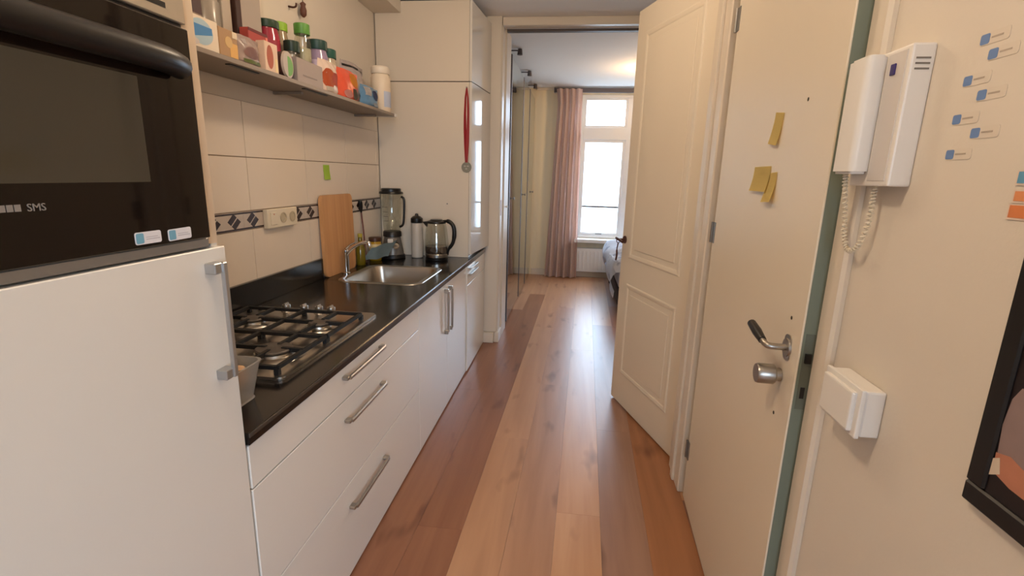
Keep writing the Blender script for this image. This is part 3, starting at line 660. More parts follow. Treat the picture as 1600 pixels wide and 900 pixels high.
# round tub standing on its rim
tb = thing('round_tub', 'round tub on its side showing a green and white lid', 'tub', (-1.36, 2.262, ZS))
bm = BM(); cyl(bm, (-1.375, 2.252, ZS + 0.058), (-1.332, 2.258, ZS + 0.058), 0.052, 0.057, 28); obj('tub_body', bm, mat('dark_brown_tub', '4A2C26', 0.5), tb, smooth=True)
bm = BM(); cyl(bm, (-1.332, 2.258, ZS + 0.058), (-1.322, 2.2595, ZS + 0.058), 0.058, 0.056, 28); td_ = obj('lid', bm, mat('pale_lid', 'B8AA9C', 0.4), tb, smooth=True)
bm = BM(); prism(bm, [(2.262 + p[0], ZS + 0.056 + p[1]) for p in ellipse(-0.004, -0.004, 0.036, 0.042)], 'x', -1.322, -1.3208); obj('lid_print', bm, mat('print_leaf_green', '6FA35A', 0.5), td_)
packbox('grey_carton', 'plain grey carton lying in the middle of the shelf front', 'box', 2.325, 2.565, 0.108, '9C8E86', dep=0.055, decos=(('r', 0.2, 0.75, 0.30, 0.36, '7E726C'),))
pouch('crisp_bag', 'orange and red snack bag with a white top', 'bag', 2.572, 2.775, 0.165, 'D9C2B2', decos=(('o', 0.06, 0.62, 0.12, 0.74, 'D9693C'), ('o', 0.45, 0.98, 0.25, 0.68, 'D2604E'), ('r', 0.2, 0.5, 0.05, 0.18, 'E8DCCB')))
pouch('red_yellow_bag', 'red and yellow glossy bag beside the orange snack bag', 'bag', 2.792, 3.06, 0.168, 'D8583E', xf=-1.325, decos=(('o', 0.42, 0.97, 0.45, 0.92, 'EFA02C'), ('o', 0.18, 0.5, 0.05, 0.32, 'E6A39A'), ('r', 0.55, 0.75, 0.05, 0.4, '5C5448')))
pouch('blue_bag', 'small blue and white bag at the shelf end', 'bag', 3.07, 3.345, 0.125, '5E86A8', xf=-1.318, dep=0.05, decos=(('r', 0.15, 0.45, 0.5, 0.9, 'D8D0CC'), ('o', 0.5, 0.9, 0.35, 0.85, '3C4C7C'), ('r', 0.55, 0.95, 0.06, 0.22, 'C4CCD4')))
wbn = thing('white_canister', 'tall white plastic canister at the far end of the shelf', 'canister', (-1.372, 3.485, ZS))
obj('body', lathe(BM(), [(0.060, 0), (0.066, 0.008), (0.066, 0.22), (0.058, 0.24), (0.056, 0.245)], -1.372, 3.485, ZS), mat('ivory_plastic', 'E2CFB6', 0.4), wbn, smooth=True)
obj('cap', lathe(BM(), [(0.060, 0.246), (0.063, 0.25), (0.063, 0.285), (0.055, 0.295), (0, 0.297)], -1.372, 3.485, ZS), mat('ivory_cap', 'E6D8C4', 0.4), wbn, smooth=True)
obj('paper_label', lathe(BM(), [(0.0665, 0.03), (0.067, 0.032), (0.067, 0.13), (0.0665, 0.132)], -1.372, 3.485, ZS, ang=(-0.9, 0.3), cap=False), mat('label_pale_blue', 'B9BFD0', 0.5), wbn, smooth=True)
pouch('lavender_bag', 'greyish lavender bag with a dark top seam behind the red bag', 'bag', 3.04, 3.36, 0.265, 'A79A98', xf=-1.41, dep=0.08, decos=(('r', 0.05, 0.95, 0.86, 0.91, '2C2424'),))
# back row
packbox('tall_grey_box', 'tall pale grey box standing upright at the wall', 'box', 2.11, 2.26, 0.42, 'A69A8E', xf=-1.438, dep=0.09, decos=(('r', 0.0, 0.06, 0.0, 0.75, '6A5C54'),))
packbox('brown_book', 'dark brown book standing beside the tall grey box', 'book', 2.072, 2.105, 0.30, '3A2018', xf=-1.425, dep=0.10)
packbox('dark_spice_box', 'dark brown upright box left of the green-lidded jars', 'box', 2.265, 2.318, 0.315, '5A4030', xf=-1.50, dep=0.045)
packbox('red_box', 'red box with a pink edge behind the soup packet', 'box', 2.068, 2.200, 0.166, 'A8433A', xf=-1.378, dep=0.04, decos=(('r', 0.9, 1.0, 0.0, 1.0, 'D87A6A'), ('r', 0.0, 1.0, 0.93, 1.0, '6A2A28')))
cz = thing('glass_storage_jar', 'grey glass storage jar near the oven column', 'jar', (-1.47, 1.94, ZS))
obj('body', lathe(BM(), [(0.05, 0), (0.055, 0.01), (0.055, 0.22), (0.045, 0.24)], -1.47, 1.94, ZS), mat('grey_jar_glass', '9A9084', 0.2), cz, smooth=True)
obj('lid', lathe(BM(), [(0.05, 0.2405), (0.052, 0.25), (0.052, 0.275), (0, 0.28)], -1.47, 1.94, ZS), mat('olive_lid', '6E6448', 0.4), cz, smooth=True)
packbox('striped_box', 'brown and grey box next to the oven column at the back', 'box', 1.64, 1.86, 0.24, '8C7666', xf=-1.42, dep=0.10, decos=(('r', 0.0, 1.0, 0.62, 0.95, '4A3230'),))
packbox('narrow_white_box', 'narrow whitish box between the jar and the book', 'box', 2.005, 2.06, 0.36, 'B5A898', xf=-1.44, dep=0.06)
jar('spice_jar', 'jar with dark green lid and red body beside the red box', 2.376, -1.486, 0.054, 0.275, 0.035, '28402C', 'A03040', lab='98283A')
jar('herb_jar', 'jar with bright lime green lid behind the others', 2.50, -1.50, 0.040, 0.30, 0.04, '8EB83A', 'A08A6C')
jar('small_spice_jar', 'small glass jar with near-black green lid and brown spice', 2.460, -1.417, 0.038, 0.205, 0.05, '1E3428', '8A7A6A', glass=True, fill='9A7A50')
jar('tall_glass_jar', 'tall clear jar with a grass green lid and pale contents', 2.58, -1.425, 0.040, 0.315, 0.05, '5C9440', 'C8C4B4', glass=True, fill='C9C2A6')
jar('purple_label_jar', 'jar with dark teal lid and purple-white label', 2.775, -1.45, 0.055, 0.285, 0.05, '24443E', '9A86A0', lab='C4B2C8')
jar('teal_lid_jar', 'jar with teal lid right of the purple-label jar', 2.925, -1.47, 0.052, 0.275, 0.05, '23564A', 'B8A890')
og = thing('hanging_ornament', 'small brown ornament hanging on a string from the wall', 'ornament', (-1.535, 2.80, 2.38))
obj('figure', lathe(BM(), [(0.006, 0), (0.016, 0.012), (0.018, 0.035), (0.012, 0.055), (0.016, 0.068), (0.004, 0.078)], -1.53, 2.80, 2.38), mat('ornament_brown', '5C3426', 0.5), og, smooth=True)
obj('string', tube(BM(), [(-1.53, 2.80, 2.455), (-1.54, 2.80, 2.55), (XW - 0.006, 2.80, 2.66)], 0.002, 6), DARKB, og)
hk = tag(obj('wall_hook', tube(BM(), smooth_pts([(XW - 0.007, 2.70, 2.405), (-1.53, 2.70, 2.40), (-1.515, 2.70, 2.405), (-1.512, 2.70, 2.42)], 4), 0.005, 8), BRONZE, smooth=True), 'small dark hook on the wall left of the hanging ornament', 'hook')

# ------------------------------------------------------------------ things on the tiled wall
sp = thing('socket_plate', 'cream triple socket plate on the diamond tile border', 'socket', (XW + 0.012, 2.45, 1.265))
obj('plate', b1(XW + 0.001, XW + 0.026, 2.315, 2.585, 1.268, 1.364, bev=0.004, seg=2), CREAMP, sp)
for k, yv in enumerate((2.365, 2.45, 2.535)):
    if k == 0:
        sw = obj('rocker', b1(XW + 0.0255, XW + 0.030, yv - 0.028, yv + 0.028, 1.284, 1.348, bev=0.002), CREAMP, sp)
        obj('indicator', cyl(BM(), (XW + 0.030, yv, 1.338), (XW + 0.0308, yv, 1.338), 0.004, seg=10), mat('orange_lens', 'C87A50', 0.3), sw)
    else:
        o = obj('outlet', lathe(BM(), [(0.026, 0.0), (0.028, 0.003), (0.022, 0.003), (0.020, -0.012), (0, -0.012)], 0, 0, 0), mat('cream_socket_well', 'B9AA90', 0.5), sp, world=False, smooth=True)
        o.data.transform(Matrix.Translation(Vector((XW + 0.0265, yv, 1.316)) - sp.location) @ Matrix.Rotation(PI / 2, 4, 'Y'))
sg = thing('green_note', 'lime green sticky note on the tiles above the chopping board', 'note', (XW + 0.001, 2.99, 1.507))
bm = BM(); nt_ = [(0.0, XW + 0.001), (0.03, XW + 0.004), (0.055, XW + 0.003), (0.092, XW + 0.0012)]
prism(bm, [(XW + 0.0008, 1.505), (XW + 0.007, 1.507), (XW + 0.005, 1.535), (XW + 0.0018, 1.560), (XW + 0.0012, 1.597), (XW + 0.0005, 1.597), (XW + 0.0010, 1.56), (XW + 0.004, 1.535), (XW + 0.006, 1.507)][1:], 'y', 2.955, 3.032)
obj('paper', bm, mat('lime_paper', '9CBE3C', 0.6), sg)

# medal on the tall cabinet side
md = thing('medal', 'grey medal on a red ribbon hanging from the tall cabinet side', 'medal', (-0.845, 3.85, 1.58))
YS = TY0 - 0.0006
RED = mat('red_ribbon', 'B8202C', 0.55, noise=0.25, nscale=60)
obj('hook', cyl(BM(), (-0.846, YS, 2.195), (-0.846, YS - 0.016, 2.195), 0.005, seg=10), GREYM, md)
for (off, c, yo) in ((-0.012, RED, 0.0025), (0.012, mat('red_ribbon_pale', 'C24A4C', 0.55), 0.006)):
    bm = BM(); L = []; 
    for z, xo, wd in ((2.20, 0.0, 0.005), (2.12, off * 0.8, 0.007), (2.00, off * 1.1, 0.009), (1.90, off * 1.0, 0.011), (1.78, off * 0.6, 0.012), (1.65, off * 0.1, 0.010)):
        L.append((-0.846 + xo, z, wd))
    F = [[bm.verts.new((x_ - w_, YS - yo, z_)) for x_, z_, w_ in L], [bm.verts.new((x_ + w_, YS - yo - 0.001, z_)) for x_, z_, w_ in L]]
    for k in range(len(L) - 1): bm.faces.new((F[0][k], F[1][k], F[1][k + 1], F[0][k + 1]))
    bmesh.ops.solidify(bm, geom=list(bm.faces), thickness=0.001)
    obj('ribbon', bm, c, md)
mz = 1.615
bm = BM(); cyl(bm, (-0.846, YS - 0.0005, mz), (-0.846, YS - 0.005, mz), 0.040, 0.038, 28); dc = obj('disc', bm, mat('pewter', '8A8678', 0.4, metal=0.8), md, smooth=True)
bm = BM()
for dx, dz in ((-0.012, 0.008), (0.012, 0.008), (0.0, -0.012)): bx(bm, -0.846 + dx - 0.008, -0.846 + dx + 0.008, YS - 0.0065, YS - 0.0048, mz + dz - 0.005, mz + dz + 0.005, bev=0.001)
obj('relief', bm, mat('pale_pewter', 'B4B0A4', 0.4, metal=0.7), dc)

# ------------------------------------------------------------------ things on the worktop
ZT = 0.9055
cb = thing('chopping_board', 'light brown wooden chopping board leaning on the tiles', 'board', (-1.518, 3.06, ZT))
bm = BM(); prism(bm, rrect(-0.208, 0.198, 0, 0.508, 0.03), 'x', -0.011, 0.011)
bmesh.ops.bevel(bm, geom=[e for e in bm.edges if abs(e.verts[0].co.x - e.verts[1].co.x) < 1e-6], offset=0.003, segments=1, affect='EDGES')
bmesh.ops.transform(bm, matrix=Matrix.Rotation(math.radians(-1.2), 4, 'Y'), verts=bm.verts)
o = obj('board', bm, BOARD, cb, world=False); cb.rotation_euler = (0, 0, math.radians(-1))
o.location = (0, 0, 0.0006)

bl = thing('blender', 'jug blender with clear jug, black lid and dark base', 'blender', (-1.40, 3.70, ZT)); bxx, byy = -1.40, 3.70
obj('foot', lathe(BM(), [(0.095, 0), (0.098, 0.006), (0.092, 0.028), (0.085, 0.032)], bxx, byy, ZT), BLACKP, bl, smooth=True)
obj('motor_base', lathe(BM(), [(0.085, 0.032), (0.083, 0.06), (0.066, 0.15), (0.062, 0.168)], bxx, byy, ZT), mat('grey_blender_base', '6E675E', 0.35, metal=0.3), bl, smooth=True)
cl_ = obj('collar', lathe(BM(), [(0.066, 0.168), (0.072, 0.172), (0.070, 0.205), (0.064, 0.212)], bxx, byy, ZT), BLACKP, bl, smooth=True)
dl = obj('dial', cyl(BM(), (bxx + 0.046, byy - 0.062, ZT + 0.105), (bxx + 0.060, byy - 0.082, ZT + 0.104), 0.026, 0.023, 24), CHROME, bl, smooth=True)
obj('dial_ring', cyl(BM(), (bxx + 0.036, byy - 0.048, ZT + 0.106), (bxx + 0.0455, byy - 0.0612, ZT + 0.1052), 0.033, 0.031, 24), BLACKP, dl, smooth=True)
obj('badge', b1(bxx - 0.01, bxx + 0.03, byy - 0.082, byy - 0.066, ZT + 0.125, ZT + 0.155, bev=0.003), WHITEP, bl)
jg = obj('jug', lathe(BM(), [(0.058, 0.213), (0.064, 0.22), (0.078, 0.36), (0.088, 0.49), (0.090, 0.495)], bxx, byy, ZT, cap=False), JUG, bl, smooth=True)
obj('handle', tube(BM(), smooth_pts([(bxx + 0.083, byy - 0.01, ZT + 0.475), (bxx + 0.105, byy - 0.013, ZT + 0.455), (bxx + 0.104, byy - 0.013, ZT + 0.36), (bxx + 0.095, byy - 0.013, ZT + 0.27), (bxx + 0.066, byy - 0.01, ZT + 0.245)], 5), 0.009, 10), BLACKP, jg, smooth=True)
ld = obj('lid', lathe(BM(), [(0.090, 0.4955), (0.092, 0.50), (0.088, 0.512), (0.075, 0.514), (0.075, 0.532), (0.07, 0.537), (0, 0.538)], bxx, byy, ZT), BLACKP, bl, smooth=True)
lb_ = BM()
for k in range(4): lathe(lb_, [(0.0705 + k * 0.0045, 0.29 + k * 0.035), (0.0715 + k * 0.0045, 0.293 + k * 0.035)], bxx, byy, ZT, seg=6, ang=(-2.2, -1.6), cap=False)
obj('scale_marks', lb_, mat('dark_mark', '5A5048', 0.6), jg)

bo = thing('drinks_bottle', 'translucent white drinks bottle with a black cap', 'bottle', (-1.222, 3.765, ZT))
obj('body', lathe(BM(), [(0.040, 0), (0.046, 0.006), (0.047, 0.12), (0.044, 0.17), (0.047, 0.22), (0.045, 0.268), (0.040, 0.275)], -1.222, 3.765, ZT), mat('milky_plastic', 'B9AFA2', 0.35), bo, smooth=True)
cp = obj('cap', lathe(BM(), [(0.046, 0.2755), (0.048, 0.28), (0.047, 0.31), (0.030, 0.325), (0.014, 0.33), (0.012, 0.345), (0, 0.348)], -1.222, 3.765, ZT), BLACKP, bo, smooth=True)

kt = thing('glass_kettle', 'glass kettle with black handle standing by the tall cabinet', 'kettle', (-1.055, 3.70, ZT)); kx, ky = -1.045, 3.70
obj('base', lathe(BM(), [(0.086, 0), (0.088, 0.004), (0.088, 0.016), (0.080, 0.022)], kx, ky, ZT), BLACKP, kt, smooth=True)
obj('heater_ring', lathe(BM(), [(0.082, 0.023), (0.090, 0.026), (0.092, 0.05), (0.090, 0.053)], kx, ky, ZT), STEEL, kt, smooth=True)
obj('jug', lathe(BM(), [(0.090, 0.0535), (0.093, 0.08), (0.090, 0.16), (0.080, 0.25), (0.070, 0.283)], kx, ky, ZT, cap=False), JUG, kt, smooth=True)
obj('water', lathe(BM(), [(0.086, 0.055), (0.089, 0.08), (0.0875, 0.108), (0, 0.108)], kx, ky, ZT), mat('dark_water', '5A4A42', 0.1, trans=0.5), kt, smooth=True)
kl = obj('lid', lathe(BM(), [(0.072, 0.2835), (0.075, 0.287), (0.073, 0.298), (0.05, 0.305), (0.045, 0.312), (0, 0.313)], kx, ky, ZT), BLACKP, kt, smooth=True)
obj('spout', prism(BM(), [(kx - 0.066, ZT + 0.296), (kx - 0.105, ZT + 0.292), (kx - 0.075, ZT + 0.255)], 'y', ky - 0.018, ky + 0.018), BLACKP, kl)
obj('handle', tube(BM(), smooth_pts([(kx + 0.055, ky - 0.01, ZT + 0.300), (kx + 0.100, ky - 0.015, ZT + 0.302), (kx + 0.137, ky - 0.02, ZT + 0.270), (kx + 0.146, ky - 0.02, ZT + 0.21), (kx + 0.134, ky - 0.02, ZT + 0.14), (kx + 0.098, ky - 0.015, ZT + 0.085), (kx + 0.088, ky - 0.01, ZT + 0.045)], 5), [0.010] * 4 + [0.016] * 6 + [0.017] * 8 + [0.014] * 6 + [0.010] * 7, 10), BLACKP, kt, smooth=True)
obj('cable', tube(BM(), smooth_pts([(kx - 0.085, ky + 0.02, ZT + 0.01), (kx - 0.10, ky + 0.05, ZT + 0.006), (kx - 0.105, ky + 0.10, ZT + 0.006)], 6), 0.0045, 8), BLACKP, kt, smooth=True)

# bottles and utensil pot by the tap
ob = thing('oil_bottle', 'olive oil bottle with dark green glass beside the tap', 'bottle', (-1.505, 3.34, ZT))
obj('body', lathe(BM(), [(0.030, 0), (0.034, 0.006), (0.034, 0.12), (0.015, 0.165), (0.013, 0.20)], -1.505, 3.34, ZT), mat('olive_oil_glass', '6A5A14', 0.12, coat=0.4), ob, smooth=True)
obj('cap', lathe(BM(), [(0.015, 0.2005), (0.016, 0.205), (0.016, 0.225), (0, 0.228)], -1.505, 3.34, ZT), mat('yellow_cap', 'B5A23A', 0.4), ob, smooth=True)
yj = thing('mustard_jar', 'amber jar with a dark banded lid near the tap', 'jar', (-1.485, 3.56, ZT))
obj('body', lathe(BM(), [(0.042, 0), (0.046, 0.006), (0.046, 0.135), (0.042, 0.145)], -1.485, 3.56, ZT), mat('amber_glass', 'A8801E', 0.15, coat=0.3), yj, smooth=True)
obj('paper_label', lathe(BM(), [(0.0464, 0.08), (0.047, 0.081), (0.047, 0.125), (0.0464, 0.126)], -1.485, 3.56, ZT, cap=False), mat('cream_label', 'C9B27C', 0.5), yj, smooth=True)
obj('lid', lathe(BM(), [(0.045, 0.1455), (0.047, 0.148), (0.047, 0.172), (0.04, 0.176), (0, 0.176)], -1.485, 3.56, ZT), mat('brown_lid', '4A2C1C', 0.4), yj, smooth=True)
us = thing('cooking_spoon', 'black-headed spatula with a red-brown handle standing against the wall', 'spatula', (-1.53, 3.46, ZT))
obj('handle', tube(BM(), [(-1.515, 3.46, ZT + 0.004), (-1.528, 3.46, 1.12), (-1.538, 3.455, 1.27)], [0.007, 0.006, 0.006], 8), mat('red_brown_wood', '6A3A2C', 0.5), us, smooth=True)
obj('head', tube(BM(), smooth_pts([(-1.538, 3.455, 1.27), (-1.538, 3.450, 1.30), (-1.536, 3.440, 1.34), (-1.535, 3.432, 1.362)], 4), [0.006, 0.007, 0.009, 0.011, 0.013, 0.015, 0.016, 0.016, 0.016, 0.015, 0.013, 0.010, 0.005], 10), BLACKP, us, smooth=True)
# cloth
ct = thing('dish_cloth', 'grey-blue dish cloth draped up against the blender base', 'cloth', (-1.37, 3.47, ZT))
bm = BM(); nu, nv = 14, 10; G = []
for j in range(nv + 1):
    G.append([])
    for i in range(nu + 1):
        u, v = i / nu, j / nv
        x_ = -1.53 + 0.205 * u + 0.045 * v; y_ = 3.425 + 0.07 * v + 0.02 * math.sin(4 * u)
        z_ = ZT + 0.008 + 0.165 * u ** 1.1 * v ** 0.8 + 0.10 * v * (1 - u) + 0.05 * u * (1 - v) + 0.006 * math.sin(9 * u + 4 * v)
        G[-1].append(bm.verts.new((x_, y_, z_)))
for j in range(nv):
    for i in range(nu): bm.faces.new((G[j][i], G[j][i + 1], G[j + 1][i + 1], G[j + 1][i]))
bmesh.ops.solidify(bm, geom=list(bm.faces), thickness=0.006)
obj('fabric', bm, mat('grey_blue_cloth', '84979C', 0.85, noise=0.1, nscale=40, bump=0.3), ct, smooth=True)
# plastic tub beside the hob
tu = thing('plastic_tub', 'clear plastic tub of wooden utensils beside the hob', 'tub', (-0.965, 1.19, ZT))
bm = BM(); R = []
for z, g in ((0.0, 0.0), (0.004, -0.003), (0.105, 0.014), (0.112, 0.018), (0.113, 0.012), (0.104, 0.010), (0.010, -0.007)):
    R.append([bm.verts.new((p[0], p[1], ZT + z)) for p in rrect(-1.028 - g, -0.905 + g, 1.105 - g, 1.262 + g, 0.03)])
for a, b in zip(R[:-1], R[1:]):
    n = len(a)
    for k in range(n): bm.faces.new((a[k], a[(k + 1) % n], b[(k + 1) % n], b[k]))
bm.faces.new(R[0]); bm.faces.new(R[-1])
obj('container', bm, CLEARP, tu, smooth=True)
SPW = mat('pale_spoon_wood', 'C9A27E', 0.6, noise=0.1)
for k, (xa, ya, xb, yb, zb, r) in enumerate(((-0.985, 1.19, -0.955, 1.175, 0.185, 0.012), (-0.945, 1.228, -0.935, 1.222, 0.098, 0.022))):
    s_ = obj('wooden_spoon', tube(BM(), [(xa, ya, ZT + 0.02), ((xa + xb) / 2, (ya + yb) / 2, ZT + zb * 0.55), (xb, yb, ZT + zb)], [r * 0.6, r, r * 0.8], 10), SPW, None, smooth=True)
    tag(s_, ('long pale wooden utensil sticking out of the plastic tub', 'short rounded wooden utensil inside the plastic tub')[k], 'utensil')

# ------------------------------------------------------------------ right wall things
ic = thing('intercom', 'white wall intercom handset with a coiled cord', 'intercom', (0.60, 1.09, 1.55))
obj('body', b1(0.580, XR - 0.0175 + 0.017, 1.025, 1.160, 1.562, 1.812, bev=0.004, seg=2), WHITEP, ic)
bd = ic.children[0]
obj('panel_strip', b1(0.5785, 0.5805, 1.036, 1.092, 1.572, 1.804, bev=0.0005), mat('pale_grey_plastic', 'CFC8C2', 0.4), bd)
obj('call_button', b1(0.5755, 0.579, 1.062, 1.076, 1.765, 1.785, bev=0.001), mat('violet_button', '3C2C6A', 0.35), bd)
vm = BM()
for k in range(3): bx(vm, 0.588, 0.612, 1.0242, 1.0255, 1.785 - k * 0.009, 1.788 - k * 0.009)
obj('sound_slots', vm, mat('slot_shadow', '7A7268', 0.8), bd)
hs = BM(); prism(hs, rrect(0.544, 0.5835, 1.094, 1.168, 0.012, 4), 'z', 1.585, 1.808)
bmesh.ops.bevel(hs, geom=[e for e in hs.edges if abs(e.verts[0].co.z - e.verts[1].co.z) < 1e-6], offset=0.005, segments=2, affect='EDGES')
obj('handset', hs, WHITEP, ic, smooth=True)
cpts = smooth_pts([(0.566, 1.150, 1.590), (0.570, 1.152, 1.560), (0.585, 1.165, 1.505), (0.592, 1.165, 1.455), (0.592, 1.140, 1.425), (0.595, 1.110, 1.44), (0.598, 1.095, 1.49), (0.598, 1.095, 1.535), (0.598, 1.095, 1.565)], 26)
coil = []
for i, p in enumerate(cpts):
    t = i * 1.35; tn = (cpts[min(i + 1, len(cpts) - 1)] - cpts[max(i - 1, 0)]).normalized(); a = tn.cross(Vector((1, 0, 0))).normalized(); b = tn.cross(a)
    coil.append(p + (a * math.cos(t) + b * math.sin(t)) * 0.0042)
obj('coiled_cord', tube(BM(), coil, 0.0021, 6), CREAMP, ic, smooth=True)

sw = thing('light_switch', 'square white surface-mounted light switch beside the front door', 'switch', (0.59, 1.045, 1.075))
obj('back_box', b1(0.583, XR - 0.0005, 0.967, 1.100, 1.075, 1.172, bev=0.004, seg=2), WHITEP, sw)
fp = obj('face_plate', b1(0.573, 0.5825, 0.964, 1.103, 1.072, 1.175, bev=0.003, seg=2), WHITEP, sw)
obj('rocker', b1(0.563, 0.574, 0.977, 1.091, 1.082, 1.165, bev=0.004, seg=2), WHITEP, fp)

pf = thing('framed_picture', 'black-framed dark picture hanging low on the right wall', 'picture', (0.605, 0.32, 1.09))
FRB = mat('black_frame_wood', '14100F', 0.4); 
y0, y1, z0, z1, t_ = -0.10, 0.740, 1.107, 1.62, 0.032
for a in ((y0, y1, z0, z0 + t_), (y0, y1, z1 - t_, z1), (y1 - t_, y1, z0 + t_, z1 - t_), (y0, y0 + t_, z0 + t_, z1 - t_)):
    obj('frame_rail', b1(XR - 0.016, XR - 0.001, a[0], a[1], a[2], a[3], bev=0.003), FRB, pf)
pic = obj('print_sheet', b1(XR - 0.0115, XR - 0.004, y0 + t_, y1 - t_, z0 + t_, z1 - t_), mat('dark_print', '1C1211', 0.35, noise=0.4, nscale=6), pf)
def blob(pts, c, x, nm='printed_shape'):
    obj(nm, prism(BM(), pts, 'x', x - 0.0004, x), mat('pict_' + c, c, 0.4, noise=0.15, nscale=30), pic)
XP = XR - 0.0115
blob([(0.7040, 1.1990), (0.7080, 1.2440), (0.7040, 1.2840), (0.6940, 1.3040), (0.6140, 1.3190), (0.45, 1.31), (0.45, 1.20), (0.6140, 1.1840), (0.6640, 1.1940)], '8C7672', XP - 0.0002)
blob([(0.7040, 1.1740), (0.7060, 1.2020), (0.6840, 1.2080), (0.6540, 1.1990), (0.6140, 1.1990), (0.52, 1.20), (0.55, 1.165), (0.6340, 1.1640), (0.6740, 1.1660)], 'B4765C', XP - 0.0007)
blob([(0.7075, 1.1660), (0.7075, 1.1920), (0.6980, 1.1980), (0.6920, 1.1760)], 'CFBCA6', XP - 0.0012)
blob([(0.7040, 1.3540), (0.6540, 1.3640), (0.6140, 1.3560), (0.6540, 1.3510)], '8A949C', XP - 0.0005)

STB = mat('blue_sticker', '6684B4', 0.5); STP = mat('translucent_label', 'D6CABA', 0.6)
SPOS = [(0.9165, 1.7890), (0.894, 1.7635), (0.9345, 1.7315), (0.8985, 1.7050), (0.9405, 1.6730), (0.8945, 1.6480), (0.9390, 1.6170)]
LAB = ['topmost small blue label sticker on the wall right of the intercom', 'small blue label sticker second from the top, with a long grey line', 'third small blue label sticker from the top, nearer the intercom',
       'fourth small blue label sticker from the top, nearer the picture', 'fifth small blue label sticker down, beside the intercom base', 'sixth small blue label sticker down, right of the fifth', 'lowest small blue label sticker, below the intercom level']
for (sy, sz), lab in zip(SPOS, LAB):
    t = thing('label_sticker', lab, 'sticker', (XR - 0.0005, sy - 0.012, sz - 0.01), group='blue label stickers on the right wall')
    obj('backing', prism(BM(), rrect(sy - 0.046, sy + 0.011, sz - 0.009, sz + 0.009, 0.004, 3), 'x', XR - 0.0007, XR - 0.0001), STP, t)
    obj('picture', prism(BM(), rrect(sy - 0.009, sy + 0.009, sz - 0.0075, sz + 0.0075, 0.003, 3), 'x', XR - 0.0011, XR - 0.0006), STB, t)
    obj('print', b1(XR - 0.0010, XR - 0.0006, sy - 0.034, sy - 0.012, sz - 0.0012, sz + 0.0014), mat('grey_line', 'AFA090', 0.5), t)
for (ya, yb, za, zb, c, lab) in ((0.70, 0.797, 1.5445, 1.563, 'D88C5C', 'upper orange photo strip at the right edge above the picture'), (0.70, 0.800, 1.521, 1.5435, 'D07C4C', 'lower orange photo strip at the right edge above the picture'), (0.70, 0.7985, 1.569, 1.590, '5C94B4', 'blue photo strip above the orange ones at the right edge')):
    t = thing('photo_strip', lab, 'photo', (XR - 0.001, (ya + yb) / 2, za))
    obj('paper', b1(XR - 0.0014, XR - 0.0004, ya, yb, za, zb), mat('photo_border', 'D8C4B4', 0.4), t)
    obj('picture', b1(XR - 0.0018, XR - 0.0013, ya, yb - 0.003, za + 0.003, zb - 0.002), mat('photo_' + c, c, 0.4, noise=0.2, nscale=40), t)

# sticky notes on the front door (door-local coordinates)
YEL = mat('yellow_paper', 'EFD98C', 0.6)
def dnote(ly, lz, w_, h_, lab, curl=0.02, rot=0.0):
    t = thing('sticky_note', lab, 'note'); n = 6; bm = BM(); V = []
    for j in range(n + 1):
        f = j / n; V.append([])
        for i in (0, 1):
            py = (i - 0.5) * w_; pz = -h_ * f; yy_, zz_ = py * math.cos(rot) - pz * math.sin(rot), py * math.sin(rot) + pz * math.cos(rot)
            V[-1].append(bm.verts.new((-0.0012 - curl * f * f, ly + yy_, lz + zz_)))
    for j in range(n): bm.faces.new((V[j][0], V[j][1], V[j + 1][1], V[j + 1][0]))
    bmesh.ops.solidify(bm, geom=list(bm.faces), thickness=0.0006)
    bmesh.ops.transform(bm, matrix=Matrix.Translation(fd.location) @ Matrix.Rotation(-ang, 4, 'Z'), verts=bm.verts)
    xs = [v.co.x for v in bm.verts]; ys_ = [v.co.y for v in bm.verts]; zs = [v.co.z for v in bm.verts]
    t.location = (max(xs), sum(ys_) / len(ys_), min(zs))
    obj('paper', bm, YEL, t)
dnote(-0.665, 1.766, 0.075, 0.092, 'single yellow sticky note, highest on the front door', 0.009, 0.12)
dnote(-0.570, 1.612, 0.165, 0.078, 'wide yellow sticky note in the lower pair on the front door', 0.010, 0.0)
dnote(-0.672, 1.592, 0.080, 0.088, 'narrow yellow sticky note overlapping its neighbour on the front door', 0.014, -0.05)

# ------------------------------------------------------------------ bedroom
wd = thing('mirrored_wardrobe', 'tall mirrored wardrobe along the left side of the bedroom', 'wardrobe', (-0.97, 6.38, 0))
WX = -0.665
obj('carcass', b1(-1.295, WX - 0.03, 5.055, 7.83, 0.0, 2.70, bev=0.002), mat('white_wardrobe_board', 'C9C4BA', 0.5), wd)
ALU = mat('dark_aluminium', '5A5456', 0.45, metal=0.6)
for (a, b, yk) in ((5.06, 6.195, 5.32), (6.20, 7.0, 6.52), (7.005, 7.825, 7.72)):
    d = obj('mirror_door', b1(WX - 0.028, WX - 0.004, a, b, 0.02, 2.69, bev=0.002), MIRROR, wd)
    obj('edge_profile', b1(WX - 0.030, WX, a, a + 0.045, 0.02, 2.698, bev=0.002), ALU, d)
    obj('knob', cyl(cyl(BM(), (WX - 0.005, yk, 1.32), (WX + 0.012, yk, 1.32), 0.006, seg=12), (WX + 0.012, yk, 1.32), (WX + 0.024, yk, 1.32), 0.014, 0.016, 16), GREYM, d, smooth=True)
